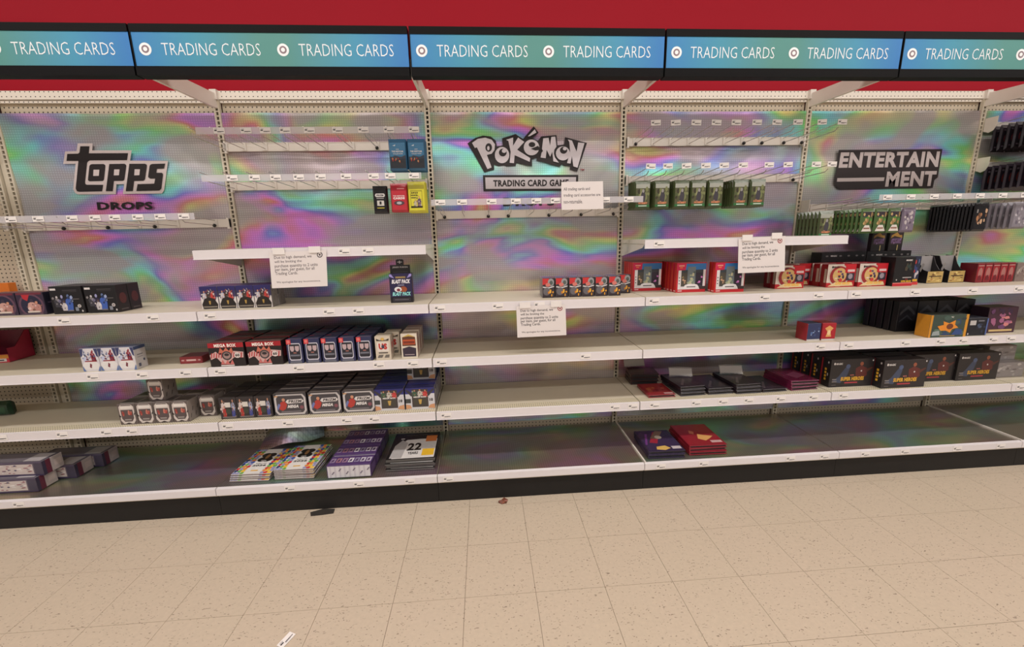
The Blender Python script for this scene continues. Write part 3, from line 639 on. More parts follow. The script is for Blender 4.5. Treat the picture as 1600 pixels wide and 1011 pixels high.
o = dup(p, (3.566, -.30, S3), .03, 'small red and grey creature-card box set back beside the tall red boxes'); o['group'] = 'small red grey card boxes'
# ---- tall red boxes with window
fa = [('r', 0, 0, 1, 1, (186, 34, 44)), ('p', [(.06, .1), (.98, .1), (.98, .78), (.9, .84), (.06, .84)], (222, 216, 216)), ('p', [(.16, .2), (.9, .2), (.9, .8), (.16, .8)], (56, 60, 66)), ('r', .3, .76, .99, .97, (52, 112, 172)), ('p', [(0, .74), (.3, .76), (.32, .98), (0, .98)], (196, 30, 76)), ('r', .07, .88, .25, .92, (226, 150, 130)), ('r', .1, .82, .2, .85, (230, 130, 60)), ('r', .16, .22, .36, .66, (74, 70, 62)), ('r', .37, .2, .64, .86, (108, 118, 122)), ('r', .66, .22, .9, .66, (50, 42, 56))] + blotch(.2, .3, .34, .55, [(160, 140, 96), (96, 84, 66), (190, 150, 120)], 6, 1, .03, .06) + blotch(.4, .28, .6, .7, [(160, 170, 140), (130, 150, 120), (70, 84, 74), (190, 186, 150)], 11, 2, .03, .07) + blotch(.7, .3, .86, .55, [(84, 58, 90), (36, 30, 46), (200, 120, 190)], 7, 4, .02, .05) + [('p', [(.22, .12), (.3, .25), (.4, .28), (.62, .28), (.72, .25), (.8, .12)], (228, 224, 224)), ('r', .36, .17, .66, .2, (60, 56, 58)), ('p', [(.8, .1), (1, .1), (1, .2), (.76, .2)], (60, 48, 48)), ('r', .06, .04, .2, .065, (236, 220, 220))] + [('e', .1, q, .018, .02, (70, 64, 70)) for q in (.3, .4, .5)]
lr = [('r', .55, .1, .9, .8, (206, 60, 44)), ('r', .1, .03, .9, .07, (236, 170, 170))]
p = carton('card_box', .185, .032, .178, (180, 34, 42), {'top': (168, 40, 44), 'left': (196, 50, 42), 'right': (150, 26, 36)}, fa, None, [('p', [(.02, .1), (.98, .1), (.9, .6), (.1, .5)], (220, 206, 200))], lr)
sp = []
for q in range(5): sp.append((3.678+.001*q, -.222+.038*q, S3, .0, 'tall red windowed box %s, set back behind the shelf divide' % ROWN[q]))
for q in range(5): sp.append((3.9-.002*q, -.345+.042*q, S3, .015, 'tall red windowed box %s of the middle red stack' % ROWN[q]))
for q in range(2): sp.append((4.112+.002*q, -.392+.042*q, S3, .0, 'tall red windowed box %s, beside the hanging notice' % ROWN[q]))
put(p, sp, 'card box', 'tall red windowed boxes')
# ---- red hero boxes, fifth bay
GOLD = (226, 172, 52)
fa = [('r', 0, 0, 1, 1, (178, 30, 40)), ('r', 0, .2, .56, 1, (212, 200, 188)), ('e', .42, .5, .38, .48, (196, 180, 166)), ('e', .42, .5, .33, .42, (150, 40, 44)), ('e', .44, .52, .24, .32, (206, 170, 110))] + blotch(.28, .3, .6, .72, [(90, 64, 100), (196, 60, 56), (220, 176, 90), (60, 50, 70), (216, 200, 190)], 12, 8, .04, .09) + [('r', .62, .62, .98, .98, (190, 30, 42)), ('r', .7, .66, .95, .76, (220, 190, 190)), ('r', .68, .28, .96, .6, (54, 46, 60)), ('e', .82, .46, .08, .12, (150, 140, 150)), ('e', .16, .88, .03, .05, (40, 34, 36)), ('t', 'MAGIC', .2, .84, .42, .92, (50, 42, 44), .03), ('p', [(.05, .04), (.3, .22), (.9, .2), (.95, .05)], (222, 196, 150)), ('t', 'SUPER HEROES', .3, .1, .82, .22, GOLD, .05, .03)]
la = [('r', .0, .05, 1, .95, (140, 28, 36)), ('r', .55, .2, .9, .8, (190, 176, 160))]
p = carton('card_box', .186, .05, .142, (160, 28, 38), {'top': (120, 26, 34), 'left': (140, 26, 36)}, fa, None, None, la)
sp = []
for q in range(3): sp.append((4.872, -.328+.062*q, S3, 0, 'red hero card box %s, left column in the fifth foil bay' % ROWN[q]))
for q in range(3): sp.append((5.069, -.34+.062*q, S3, 0, 'red hero card box %s, touching the tall black box' % ROWN[q]))
for q in range(2): sp.append((4.545, -.32+.055*q, S3, 0, 'red hero card box %s, half hidden by the hanging notice' % ROWN[q]))
sp.append((4.68, -.2, S3, 0, 'red hero card box standing alone at the upright, right of the notice'))
put(p, sp, 'card box', 'red hero boxes')
fa = [('r', .02, .02, .98, .98, (20, 18, 20))] + [('e', q, .88, .03, .025, (110, 106, 106)) for q in (.12, .42, .6, .78, .92)] + [('t', 'MAGIC', .2, .86, .34, .91, (206, 200, 198), .03)]
p = carton('card_box', .315, .09, .205, (22, 20, 22), {'top': (36, 33, 36)}, fa)
put(p, [(4.985, -.135, S3, 0, 'wide black card box behind the red hero boxes'), (5.305, -.135, S3, 0, 'wide black card box behind the tall black box')], 'card box', 'wide black boxes')
fa = [('r', 0, 0, 1, .09, (190, 36, 48)), ('r', 0, .09, 1, .12, (224, 130, 120)), ('r', .01, .12, .99, .99, (22, 20, 22)), ('t', 'MAGIC', .52, .86, .84, .92, (216, 210, 208), .03)] + blotch(.55, .5, .85, .75, [(44, 58, 54), (70, 62, 50), (34, 40, 46)], 7, 6, .05, .12) + [('r', .45, .28, .9, .31, (176, 170, 168)), ('t', 'MARVEL', .6, .22, .74, .25, (190, 60, 60), .03), ('t', 'SUPER HEROES', .4, .13, .92, .2, GOLD, .05), ('e', .16, .22, .03, .025, (206, 200, 196))]
p = carton('card_box', .132, .1, .178, (24, 22, 24), {'top': (40, 36, 40), 'left': (20, 18, 20)}, fa)
put(p, [(5.268, -.372, S3, .02, 'tall black card box with red base between red boxes and gold displays')], 'card box', 'tall black boxes')
fa = [('r', 0, 0, 1, .1, (206, 60, 62)), ('r', .1, .12, .9, .2, GOLD)] + blotch(.2, .3, .8, .85, [(60, 70, 120), (176, 60, 56), (90, 110, 150), (196, 186, 190)], 12, 9, .06, .14)
p = carton('card_box', .07, .08, .178, (40, 44, 66), {'top': (50, 46, 54)}, fa); put(p, [(5.412, -.33, S3, 0, 'narrow blue and red card box right of the tall black box')], 'card box', 'narrow blue red box')
# gold display trays
def display():
    e = empty('display_tray'); w, d = .112, .13
    prof = [(0, 0), (0, .075), (.03, .085), (.055, .12), (.075, .168), (d, .172), (d, 0)]
    b_ = MB()
    for x in (0, w-.003):
        b_.poly([(x, y, z) for y, z in prof], (28, 25, 27)); b_.poly([(x+.003, y, z) for y, z in reversed(prof)], (28, 25, 27))
        for i in range(len(prof)):
            (ya, za), (yb, zb) = prof[i], prof[(i+1) % len(prof)]; b_.poly([(x, ya, za), (x, yb, zb), (x+.003, yb, zb), (x+.003, ya, za)], (60, 54, 54))
    b_.box(.003, 0, 0, w-.003, d, .003, (30, 27, 28)); b_.build('tray_side', PRINT, e)
    b_ = MB(); b_.box(.003, .08, .003, w-.003, .085, .17, (150, 146, 146)); b_.build('inner_panel', PRINT, e)
    b_ = MB(); b_.box(.003, .0, .003, w-.003, .004, .075, (190, 160, 96)); art(blotch(.1, .1, .9, .9, [(224, 200, 130), (150, 112, 62), (206, 176, 110), (120, 84, 50), (190, 60, 50)], 22, 4, .04, .12) + [('r', .1, .55, .9, .62, (60, 40, 34))], lambda u, v, d_: (.003+(w-.006)*u, -d_, .003+.072*v), b_); b_.build('gold_front', PRINT, e)
    b_ = MB(); art([('p', [(.2, .2), (.3, .3), (.24, .5), (.16, .36)], (190, 186, 184)), ('p', [(.4, .1), (.6, .3), (.5, .42), (.34, .22)], (170, 166, 164)), ('p', [(.66, .4), (.8, .7), (.7, .75), (.6, .5)], (190, 186, 184))], left(d, .17), b_); b_.build('side_artwork', PRINT, e)
    return e
p = display(); put(p, [(5.585, -.29, S3, .0, 'black and gold open display tray, left of the two'), (5.735, -.29, S3, .0, 'black and gold open display tray, right of the two beside red boxes')], 'display', 'gold display trays')
fa = [('r', .05, .1, .95, .9, (150, 32, 40)), ('e', .5, .5, .3, .28, (170, 110, 104)), ('r', .1, .86, .9, .9, (190, 150, 140)), ('p', [(.2, .12), (.8, .12), (.6, .4), (.3, .36)], (110, 26, 36))]
p = carton('card_box', .05, .1, .122, (126, 26, 36), {'top': (96, 66, 60), 'left': (96, 22, 32)}, fa)
put(p, [(5.875+.053*q, -.33, S3, 0, 'small dark red card box, %s right of the gold display trays' % ORD[q]) for q in range(5)], 'card box', 'small dark red boxes')
p = carton('card_box', .1, .1, .118, (130, 112, 106), None, blotch(.1, .1, .9, .9, [(160, 146, 138), (104, 84, 80), (184, 168, 158)], 16, 3))
put(p, [(6.15, -.33, S3, 0, 'brown patterned card box at the right edge beside dark red boxes')], 'card box', 'brown patterned box')
fa = [('r', .06, .3, .94, .94, (52, 40, 40)), ('p', [(.1, .62), (.3, .7), (.5, .9), (.7, .7), (.9, .62), (.86, .76), (.14, .76)], (170, 130, 62)), ('r', .14, .36, .86, .6, (110, 84, 120))] + blotch(.15, .36, .85, .6, [(140, 110, 150), (84, 60, 80), (160, 130, 90)], 10, 5, .03, .08) + [('r', .6, .02, .66, .28, (196, 176, 120))]
p = carton('card_box', .1, .03, .135, (32, 27, 28), {'top': (60, 50, 44)}, fa)
put(p, [(5.34, -.118, S3+.205, 0, 'dark gold-crested pack standing on a black box, left of two'), (5.463, -.118, S3+.205, 0, 'dark gold-crested pack standing on a black box, right of two')], 'card pack', 'gold crested packs')

# ---- middle long shelf
fa = [('r', 0, 0, 1, 1, (212, 208, 212)), ('p', [(0, 1), (.22, 1), (.12, .7), (0, .62)], (60, 66, 104)), ('p', [(1, 1), (.8, 1), (.9, .66), (1, .6)], (60, 66, 104))] + fig(.24, .66, .24, (190, 196, 220), (90, 96, 130), .8) + fig(.72, .66, .26, (132, 36, 52), (150, 60, 70), .8) + [('p', [(.12, .08), (.86, .08), (.98, .28), (.84, .42), (.16, .42), (.02, .28)], (224, 220, 218)), ('r', .2, .42, .8, .47, (150, 60, 66)), ('p', [(0, 0), (.16, 0), (.04, .2), (0, .22)], (96, 120, 168)), ('p', [(1, 0), (.84, 0), (.96, .2), (1, .22)], (96, 120, 168)), ('p', [(.4, .18), (.5, .14), (.56, .3), (.46, .36)], (120, 60, 70))]+blotch(.08, .5, .92, .92, [(90, 98, 140), (150, 158, 190), (226, 222, 224), (120, 50, 62), (70, 76, 110)], 14, 11, .03, .07)
p = carton('card_box', .0895, .078, .127, (206, 202, 204), {'top': (96, 104, 134), 'right': (190, 184, 182)}, fa, [('r', 0, .86, 1, 1, (66, 78, 110)), ('r', .2, .6, .7, .64, (120, 116, 118)), ('r', .2, .5, .66, .53, (140, 136, 138)), ('r', .66, .3, .8, .4, (70, 74, 96)), ('r', .2, .1, .4, .24, (90, 92, 110))])
block(p, 'white and blue baseball card box', .566, -.458, S4, 3, .0925, 1, .08, 'card box', 'white blue boxes', .001)
p = carton('card_box', .118, .1, .04, (130, 42, 48), {'top': (120, 54, 58)}, [('r', .1, .3, .9, .7, (150, 66, 68)), ('r', .3, .38, .72, .62, (216, 180, 176)), ('r', .08, .42, .2, .56, (210, 170, 170)), ('r', .82, .42, .92, .56, (210, 170, 170))])
put(p, [(1.014, -.385, S4, .06, 'flat maroon card box lying beside the MEGA BOX cartons')], 'card box', 'flat maroon box')
stripes = [('p', [(.02, .5), (.2, .64), (.3, .5), (.5, .56), (.62, .66), (.98, .6), (.96, .36), (.7, .38), (.56, .22), (.42, .12), (.3, .2), (.2, .4), (.04, .3)], (206, 170, 166))] + [('p', [(.04+.07*i, .36+.03*(i % 2)), (.07+.07*i, .36+.03*(i % 2)), (.10+.07*i, .58), (.07+.07*i, .58)], (176, 52, 58)) for i in range(13)]
fa = [('r', 0, .8, 1, 1, (160, 28, 40)), ('r', .2, .76, .82, .8, (30, 26, 28))] + stripes + [('t', 'MEGA BOX', .18, .82, .8, .96, (238, 228, 220), .05), ('p', [(.28, .58), (.34, .8), (.42, .66), (.5, .8), (.58, .66), (.66, .8), (.7, .58)], (196, 110, 90)), ('e', .5, .46, .14, .19, (70, 66, 68)), ('e', .5, .46, .1, .13, (160, 130, 126)), ('e', .5, .5, .07, .06, (44, 40, 44)), ('e', .8, .47, .09, .12, (216, 206, 202)), ('t', '60', .74, .41, .86, .53, (40, 34, 34), .05), ('r', .3, .02, .68, .07, (214, 206, 202)), ('p', [(.3, .1), (.36, .3), (.42, .1), (.5, .28), (.56, .1), (.64, .3), (.68, .08)], (196, 110, 106))]
p = carton('card_box', .186, .1, .134, (34, 28, 30), {'top': (84, 64, 62), 'right': (40, 26, 30), 'left': (40, 26, 30)}, fa, [('r', .2, .3, .8, .7, (110, 30, 40))], [('r', .1, .2, .9, .4, (120, 90, 86)), ('r', .1, .55, .9, .7, (96, 60, 60))])
block(p, 'black and red box reading MEGA BOX', 1.234, -.47, S4, 2, .199, 3, .108, 'card box', 'mega boxes', .001)
fa = [('r', 0, 0, 1, 1, (44, 48, 84)), ('p', [(.1, .76), (.16, .84), (.84, .84), (.9, .76), (.9, .2), (.82, .12), (.18, .12), (.1, .2)], (196, 194, 206)), ('p', [(.15, .75), (.2, .8), (.8, .8), (.85, .75), (.85, .22), (.78, .17), (.22, .17), (.15, .22)], (40, 40, 50)), ('p', [(.2, .72), (.46, .72), (.47, .58), (.4, .5), (.28, .5), (.21, .58)], (190, 166, 170)), ('p', [(.54, .72), (.8, .72), (.79, .58), (.72, .5), (.6, .5), (.53, .58)], (190, 166, 170)), ('r', .4, .42, .6, .46, (170, 110, 100)), ('r', .2, .3, .8, .37, (110, 112, 124)), ('r', .12, .02, .88, .1, (104, 106, 118)), ('p', [(-.0, .8), (.3, .8), (.3, 1), (0, 1)], (206, 60, 66)), ('e', .15, .9, .1, .07, (222, 120, 116))]
p = carton('card_box', .083, .08, .138, (44, 46, 80), {'top': (58, 62, 94), 'right': (38, 40, 70)}, fa, None, [('r', .1, .1, .9, .25, (110, 96, 104)), ('r', .1, .6, .9, .7, (80, 82, 100))])
block(p, 'navy card box with red corner', 1.645, -.466, S4, 5, .0945, 4, .09, 'card box', 'navy boxes')
fa = [('r', 0, 0, 1, 1, (206, 194, 176)), ('p', [(.08, .9), (.3, .84), (.7, .84), (.92, .9), (.9, .8), (.1, .8)], (60, 52, 44)), ('e', .5, .88, .12, .06, (210, 170, 90)), ('r', .12, .36, .88, .74, (222, 212, 204)), ('t', 'US', .22, .44, .78, .7, (186, 52, 48), .07), ('e', .5, .56, .1, .08, (60, 60, 80)), ('r', .2, .28, .8, .33, (100, 92, 88)), ('p', [(.1, .1), (.4, .1), (.5, .22), (.2, .22)], (110, 104, 98)), ('p', [(.55, .1), (.85, .1), (.9, .22), (.65, .22)], (110, 104, 98))]
p = carton('card_box', .084, .085, .138, (200, 186, 168), {'top': (196, 184, 162), 'right': (180, 166, 150)}, fa, [('r', .15, .2, .85, .8, (170, 150, 140)), ('r', .3, .45, .7, .7, (170, 90, 84))])
put(p, [(2.126, -.468, S4, 0, 'cream card box with red US lettering in the front row'), (2.158, -.372, S4, 0, 'cream card box with red US lettering standing behind another')], 'card box', 'cream US boxes')
fa = [('r', 0, 0, 1, 1, (216, 206, 190)), ('p', [(.1, .86), (.5, .96), (.9, .86), (.92, .5), (.08, .5)], (96, 60, 44)), ('r', .12, .56, .88, .76, (188, 84, 48)), ('r', .16, .6, .84, .7, (120, 50, 36)), ('p', [(.08, .4), (.5, .48), (.92, .4), (.9, .06), (.1, .06)], (54, 44, 60)), ('r', .2, .12, .8, .16, (150, 136, 140)), ('p', [(.1, .86), (.5, .98), (.9, .86), (.5, .9)], (200, 170, 90))]
p = carton('card_box', .09, .075, .142, (206, 194, 176), {'top': (180, 166, 146), 'right': (170, 150, 138)}, fa, [('r', .2, .2, .8, .8, (150, 116, 106))])
block(p, 'cream card box with brown crest picture', 2.264, -.448, S4, 1, .1, 3, .085, 'card box', 'cream crest boxes')
fa = [('r', .04, .1, .96, .96, (46, 54, 92)), ('r', .02, 0, .98, .08, (200, 196, 196))] + blotch(.3, .2, .85, .8, [(84, 110, 160), (150, 170, 200), (60, 76, 120)], 9, 4, .04, .1)
p = carton('card_box', .089, .09, .107, (44, 50, 86), {'top': (60, 66, 96), 'left': (150, 38, 50)}, fa); put(p, [(4.704, -.428, S4, .02, 'small blue cube card box with red side on the empty shelf')], 'card box', 'cube boxes')
fa = [('r', .04, .1, .96, .96, (166, 30, 42)), ('r', .02, 0, .98, .08, (200, 196, 196)), ('p', [(.3, .2), (.7, .2), (.6, .5), (.8, .7), (.5, .86), (.2, .7), (.4, .5)], (216, 160, 96)), ('e', .5, .45, .12, .16, (232, 200, 150))]
p = carton('card_box', .089, .09, .107, (160, 30, 42), {'top': (150, 50, 58), 'left': (130, 24, 36)}, fa); put(p, [(4.797, -.43, S4, -.02, 'small red cube card box with golden emblem on the empty shelf')], 'card box', 'cube boxes')
fa = [('r', 0, 0, 1, 1, (58, 74, 66)), ('r', 0, 0, .06, 1, (206, 140, 44)), ('r', .93, 0, 1, 1, (210, 146, 46)), ('t', 'MAGIC', .42, .86, .6, .93, (210, 206, 196), .03)] + blotch(.12, .1, .9, .85, [(70, 92, 84), (90, 112, 96), (44, 58, 62), (50, 70, 104)], 16, 2, .06, .16) + [('p', [(.3, .3), (.2, .5), (.36, .56), (.34, .72), (.5, .62), (.66, .76), (.66, .55), (.76, .42), (.6, .36), (.56, .2), (.44, .3)], (224, 140, 46)), ('e', .53, .48, .09, .13, (110, 60, 40)), ('p', [(.6, .1), (.9, .1), (.86, .34), (.7, .36)], (52, 78, 132)), ('p', [(.08, .08), (.3, .1), (.26, .3), (.1, .26)], (150, 160, 160)), ('r', .3, .05, .7, .08, (180, 150, 90))]
p = carton('card_box', .243, .085, .14, (70, 80, 70), {'top': (54, 60, 56), 'left': (206, 140, 44), 'right': (206, 140, 44)}, fa); put(p, [(5.458, -.468, S4, -.02, 'wide green card box with orange blast picture and yellow ends')], 'card box', 'green box')
fa = [('r', .1, .6, .4, .86, (190, 186, 184)), ('r', .5, .8, .8, .86, (120, 120, 130))] + blotch(.45, .2, .9, .7, [(44, 52, 76), (70, 84, 110), (30, 34, 46)], 8, 3, .05, .12) + [('r', .04, .06, .1, .16, (180, 176, 176)), ('r', .92, .04, .99, .96, (84, 104, 160))]
p = carton('card_box', .13, .09, .112, (26, 28, 38), {'top': (44, 46, 56)}, fa); put(p, [(5.718, -.462, S4, -.02, 'small dark blue card box with pale sticker beside the green box')], 'card box', 'dark blue box')
p = carton('card_box', .2, .1, .165, (70, 40, 56), {'top': (52, 34, 44), 'left': (44, 28, 40)}, blotch(.1, .15, .9, .9, [(160, 96, 130), (206, 130, 130), (110, 66, 110), (64, 40, 70)], 18, 6, .06, .15) + [('r', .1, .06, .9, .14, (206, 176, 120))])
put(p, [(5.9, -.42, S4, 0, 'purple and pink card box at the right edge of the middle shelf')], 'card box', 'purple box')
fa = [('r', .01, .01, .99, .99, (27, 25, 30)), ('p', [(.1, .55), (.5, .75), (.9, .55), (.9, .65), (.5, .87), (.1, .65)], (66, 66, 72)), ('p', [(.1, .3), (.5, .5), (.9, .3), (.9, .36), (.5, .56), (.1, .36)], (50, 50, 56))]
p = carton('card_box', .125, .04, .2, (26, 24, 29), {'top': (40, 38, 42), 'left': (30, 27, 32)}, fa)
block(p, 'black chevron card box behind the green box', 5.42, -.30, S4, 4, .135, 5, .05, 'card box', 'black chevron boxes')

# ---- lower long shelf
wr = [('r', 0, 0, 1, 1, (96, 84, 82)), ('p', [(.06, .86), (.2, .97), (.8, .97), (.94, .86), (.94, .2), (.8, .04), (.2, .04), (.06, .2)], (206, 196, 190)), ('p', [(.14, .72), (.86, .72), (.86, .3), (.72, .14), (.28, .14), (.14, .3)], (88, 76, 76)), ('r', .16, .78, .84, .88, (224, 218, 212)), ('r', .2, .92, .8, .955, (70, 60, 58))] + blotch(.25, .42, .75, .6, [(176, 84, 74), (150, 62, 58), (196, 120, 104)], 8, 2, .06, .11) + [('r', .3, .2, .7, .27, (150, 142, 138)), ('p', [(.0, .5), (.12, .42), (.12, .36), (0, .4)], (40, 34, 34)), ('p', [(1, .62), (.9, .5), (.9, .44), (1, .52)], (40, 34, 34)), ('p', [(.3, .04), (.5, .1), (.7, .04)], (60, 52, 52))]
p = carton('card_box', .089, .095, .122, (150, 140, 136), {'top': (84, 74, 72), 'right': (140, 130, 124)}, wr, [('p', [(.1+.2*i, .15+.3*(i % 2)), (.16+.2*i, .15+.3*(i % 2)), (.24+.2*i, .34+.3*(i % 2)), (.18+.2*i, .34+.3*(i % 2))], (80, 72, 70)) for i in range(4)], [('r', .1, .1, .9, .2, (170, 160, 154)), ('r', .1, .5, .9, .6, (60, 54, 54))])
block(p, 'small silver card box with red centre', .675, -.438, S5, 4, .0945, 2, .105, 'card box', 'silver red boxes')
for (x, y, z, rz, l) in ((.822, -.40, S5+.122, -.06, 'small silver card box with red centre sitting on top of the others'), (1.062, -.368, S5, 0, 'small silver card box with red centre, set back right of its group'), (1.066, -.262, S5, 0, 'small silver card box with red centre, deepest right of its group')):
    o = dup(p, (x, y, z), rz, l); o['group'] = 'silver red boxes'
fa = [('r', 0, 0, 1, 1, (50, 44, 46))] + fig(.2, .6, .3, (206, 190, 186), SK, .6) + fig(.26, .35, .26, (170, 52, 50), SK, .7) + fig(.8, .62, .28, (150, 160, 190), SK, .6) + fig(.78, .3, .24, (60, 70, 140), SK, .7) + [('r', .34, .55, .66, .78, (214, 208, 200)), ('e', .5, .36, .16, .14, (60, 66, 56)), ('r', .1, .05, .9, .11, (120, 110, 108))]
p = carton('card_box', .094, .085, .128, (52, 46, 48), {'top': (50, 44, 46), 'right': (44, 40, 42)}, fa, None, [('r', .1, .1, .9, .2, (90, 84, 80)), ('r', .1, .6, .9, .68, (84, 76, 74))])
block(p, 'dark card box crowded with players', 1.212, -.427, S5, 3, .0968, 3, .095, 'card box', 'dark player boxes')
fa = [('r', 0, 0, 1, 1, (74, 70, 74)), ('p', [(.02, .8), (.1, .96), (.9, .96), (.98, .8), (.98, .2), (.9, .04), (.1, .04), (.02, .2)], (196, 190, 190)), ('p', [(.08, .78), (.14, .9), (.86, .9), (.92, .78), (.92, .22), (.86, .12), (.14, .12), (.08, .22)], (70, 66, 70)), ('p', [(.14, .3), (.2, .6), (.32, .68), (.4, .5), (.34, .3), (.24, .22)], (176, 60, 54)), ('e', .3, .72, .05, .07, SK), ('p', [(.1, .24), (.2, .5), (.14, .56), (.08, .4)], (110, 120, 170)), ('p', [(.36, .62), (.42, .72), (.86, .74), (.92, .64), (.86, .56), (.42, .54)], (216, 210, 208)), ('t', 'PRIZM', .45, .58, .84, .7, (60, 54, 56), .04, .02), ('t', 'MEGA', .4, .34, .74, .48, (226, 220, 218), .06, .03), ('e', .84, .36, .06, .08, (130, 80, 90)), ('r', .2, .16, .8, .2, (130, 124, 130)), ('r', .03, .86, .14, .9, (206, 150, 90))]
p = carton('card_box', .183, .06, .135, (70, 66, 70), {'top': (86, 80, 80), 'right': (52, 48, 52)}, fa, None, [('p', [(.02, .1), (.98, .1), (.94, .35), (.06, .35)], (176, 168, 166)), ('r', .2, .5, .8, .7, (50, 46, 48))])
block(p, 'wide silver box reading MEGA', 1.51, -.422, S5, 3, .1945, 5, .072, 'card box', 'silver mega boxes')
fa = [('r', 0, 0, 1, 1, (206, 204, 208)), ('r', 0, .72, 1, 1, (48, 50, 122)), ('p', [(.72, .72), (.96, .95), (1, .9), (.8, .6)], (60, 56, 62)), ('p', [(.28, .72), (.04, .95), (0, .9), (.2, .6)], (60, 56, 62)), ('r', .22, .1, .78, .94, (70, 62, 62))] + fig(.32, .74, .16, (60, 90, 70), SK, .8) + fig(.5, .76, .17, (190, 186, 176), SK, .8) + fig(.68, .74, .16, (186, 56, 56), SK, .8) + [('t', 'MEGA BOX', .28, .54, .72, .61, (230, 226, 222), .05), ('r', .28, .2, .72, .5, (70, 66, 58)), ('p', [(.44, .46), (.56, .46), (.53, .24), (.47, .24)], (190, 156, 84)), ('t', '10', .82, .36, .94, .5, (60, 54, 52), .05), ('r', .0, .3, .18, .5, (64, 66, 66)), ('p', [(0, .02), (.2, .05), (.16, .2), (0, .24)], (206, 150, 110)), ('p', [(1, .02), (.76, .05), (.84, .2), (1, .24)], (206, 150, 110))]
p = carton('card_box', .17, .065, .133, (60, 60, 110), {'top': (52, 54, 118), 'right': (120, 116, 120)}, fa, None, [('r', .05, .3, .95, .5, (70, 72, 130)), ('r', .2, .65, .8, .8, (44, 44, 84))])
block(p, 'blue and white box numbered ten', 2.081, -.42, S5, 2, .178, 5, .075, 'card box', 'blue white mega boxes')
o = dup(p, (2.25, -.27, S5+.133), 0, 'blue and white box numbered ten stacked on top of the others'); o['group'] = 'blue white mega boxes'
fa = [('r', 0, 0, 1, 1, (40, 36, 38)), ('p', [(.06, .2), (.2, .38), (.34, .7), (.44, .66), (.4, .4), (.26, .14)], (62, 72, 96)), ('e', .4, .74, .05, .08, (76, 90, 124)), ('p', [(.6, .35), (.58, .66), (.7, .76), (.84, .66), (.86, .4), (.76, .26)], (96, 42, 40)), ('e', .71, .82, .04, .07, (150, 84, 60)), ('e', .72, .56, .018, .03, (206, 200, 196)), ('p', [(.8, .6), (.96, .7), (.98, .66), (.84, .5)], (84, 46, 40)), ('e', .08, .85, .018, .045, (220, 214, 210)), ('t', 'MAGIC', .11, .81, .26, .88, (220, 214, 210), .04), ('t', 'MARVEL', .47, .4, .56, .44, (206, 120, 110), .04), ('t', 'SUPER HEROES', .26, .22, .8, .36, GOLD, .05, .0), ('r', .36, .12, .66, .17, (170, 60, 70)), ('r', .06, .26, .16, .3, (130, 124, 124)), ('r', .06, .18, .17, .22, (120, 114, 114)), ('r', .06, .06, .16, .09, (90, 84, 84)), ('e', .96, .93, .015, .03, (206, 200, 198))]
la = [('r', 0, 0, .16, 1, (150, 34, 46)), ('r', .42, .22, .62, .3, GOLD), ('r', .42, .34, .62, .42, GOLD), ('r', .42, .46, .62, .54, GOLD), ('r', .42, .58, .62, .66, GOLD), ('e', .74, .88, .07, .04, (206, 200, 198)), ('r', .72, .4, .8, .5, (200, 190, 186))]
p = carton('card_box', .29, .075, .183, (40, 36, 38), {'top': (46, 40, 42), 'left': (34, 30, 32)}, fa, None, None, la)
sp = [(4.925, -.392+.086*q, S5, 0, 'wide black SUPER HEROES box %s, leftmost column' % ROWN[q]) for q in range(4)]
sp += [(5.222, -.452+.1*q, S5, 0, 'wide black SUPER HEROES box %s, column nearest the shelf edge' % ROWN[q]) for q in range(3)]
sp += [(5.518, -.368+.1*q, S5, 0, 'wide black SUPER HEROES box %s, third column from left' % ROWN[q]) for q in range(2)]
sp += [(5.812, -.382+.1*q, S5, 0, 'wide black SUPER HEROES box %s, rightmost column' % ROWN[q]) for q in range(2)]
put(p, sp, 'card box', 'super heroes boxes')
fa = [('r', .02, .02, .98, .98, (146, 140, 140))]+blotch(.05, .1, .95, .9, [(170, 164, 164), (120, 112, 112), (190, 184, 182)], 14, 3, .05, .12)
p = carton('card_box', .2, .12, .1, (150, 144, 144), {'top': (160, 154, 154), 'left': (140, 134, 134)}, fa)
put(p, [(6.125, -.36, S5, 0, 'pale grey clear-topped box at the right edge, lower of two'), (6.125, -.3, S5+.1, 0, 'pale grey clear-topped box at the right edge, upper of two')], 'card box', 'pale grey boxes')

# binders lying flat
def binder(name, w, d, h, c, edge, shapes=None):
    e = empty(name)
    b_ = MB(); b_.chbox(w, d, .004, .001, c); o = b_.build('cover', GLOSS, e)
    b_ = MB(); b_.chbox(w, d, .004, .001, c); o2 = b_.build('cover', GLOSS, e); o2.location = (0, 0, h-.004)
    b_ = MB(); b_.box(0, .002, .004, .008, d-.002, h-.004, c); b_.build('spine', GLOSS, e)
    b_ = MB(); b_.box(.008, .006, .0042, w-.006, d-.006, h-.0042, edge); b_.build('pages', PRINT, e)
    if shapes: art(shapes, lambda u, v, dd: (w*u, d*v, h+dd)).build('cover_artwork', GLOSS, e)
    return e
DKB = (44, 36, 42)
pA = binder('card_binder', .185, .15, .024, (58, 38, 38), (30, 28, 30), [('r', .15, .2, .85, .8, (84, 56, 50))])
put(pA, [(3.705, -.185, S5+.025*q, -.06-.03*q, 'brown card binder, %s from the bottom of the stack by the upright' % ORD[q]) for q in range(3)], 'binder', 'brown binders')
pM = binder('card_binder', .17, .2, .018, (132, 34, 38), (50, 40, 42), [('r', .1, .12, .9, .9, (140, 44, 42))]+blotch(.2, .3, .8, .8, [(176, 96, 60), (160, 70, 50), (120, 30, 34)], 14, 4, .05, .12)+[('r', .62, .06, .95, .16, (190, 150, 146))])
put(pM, [(3.732, -.425, S5, .0, 'single red binder with swirling gold picture lying at the shelf front')], 'binder', 'red binder')
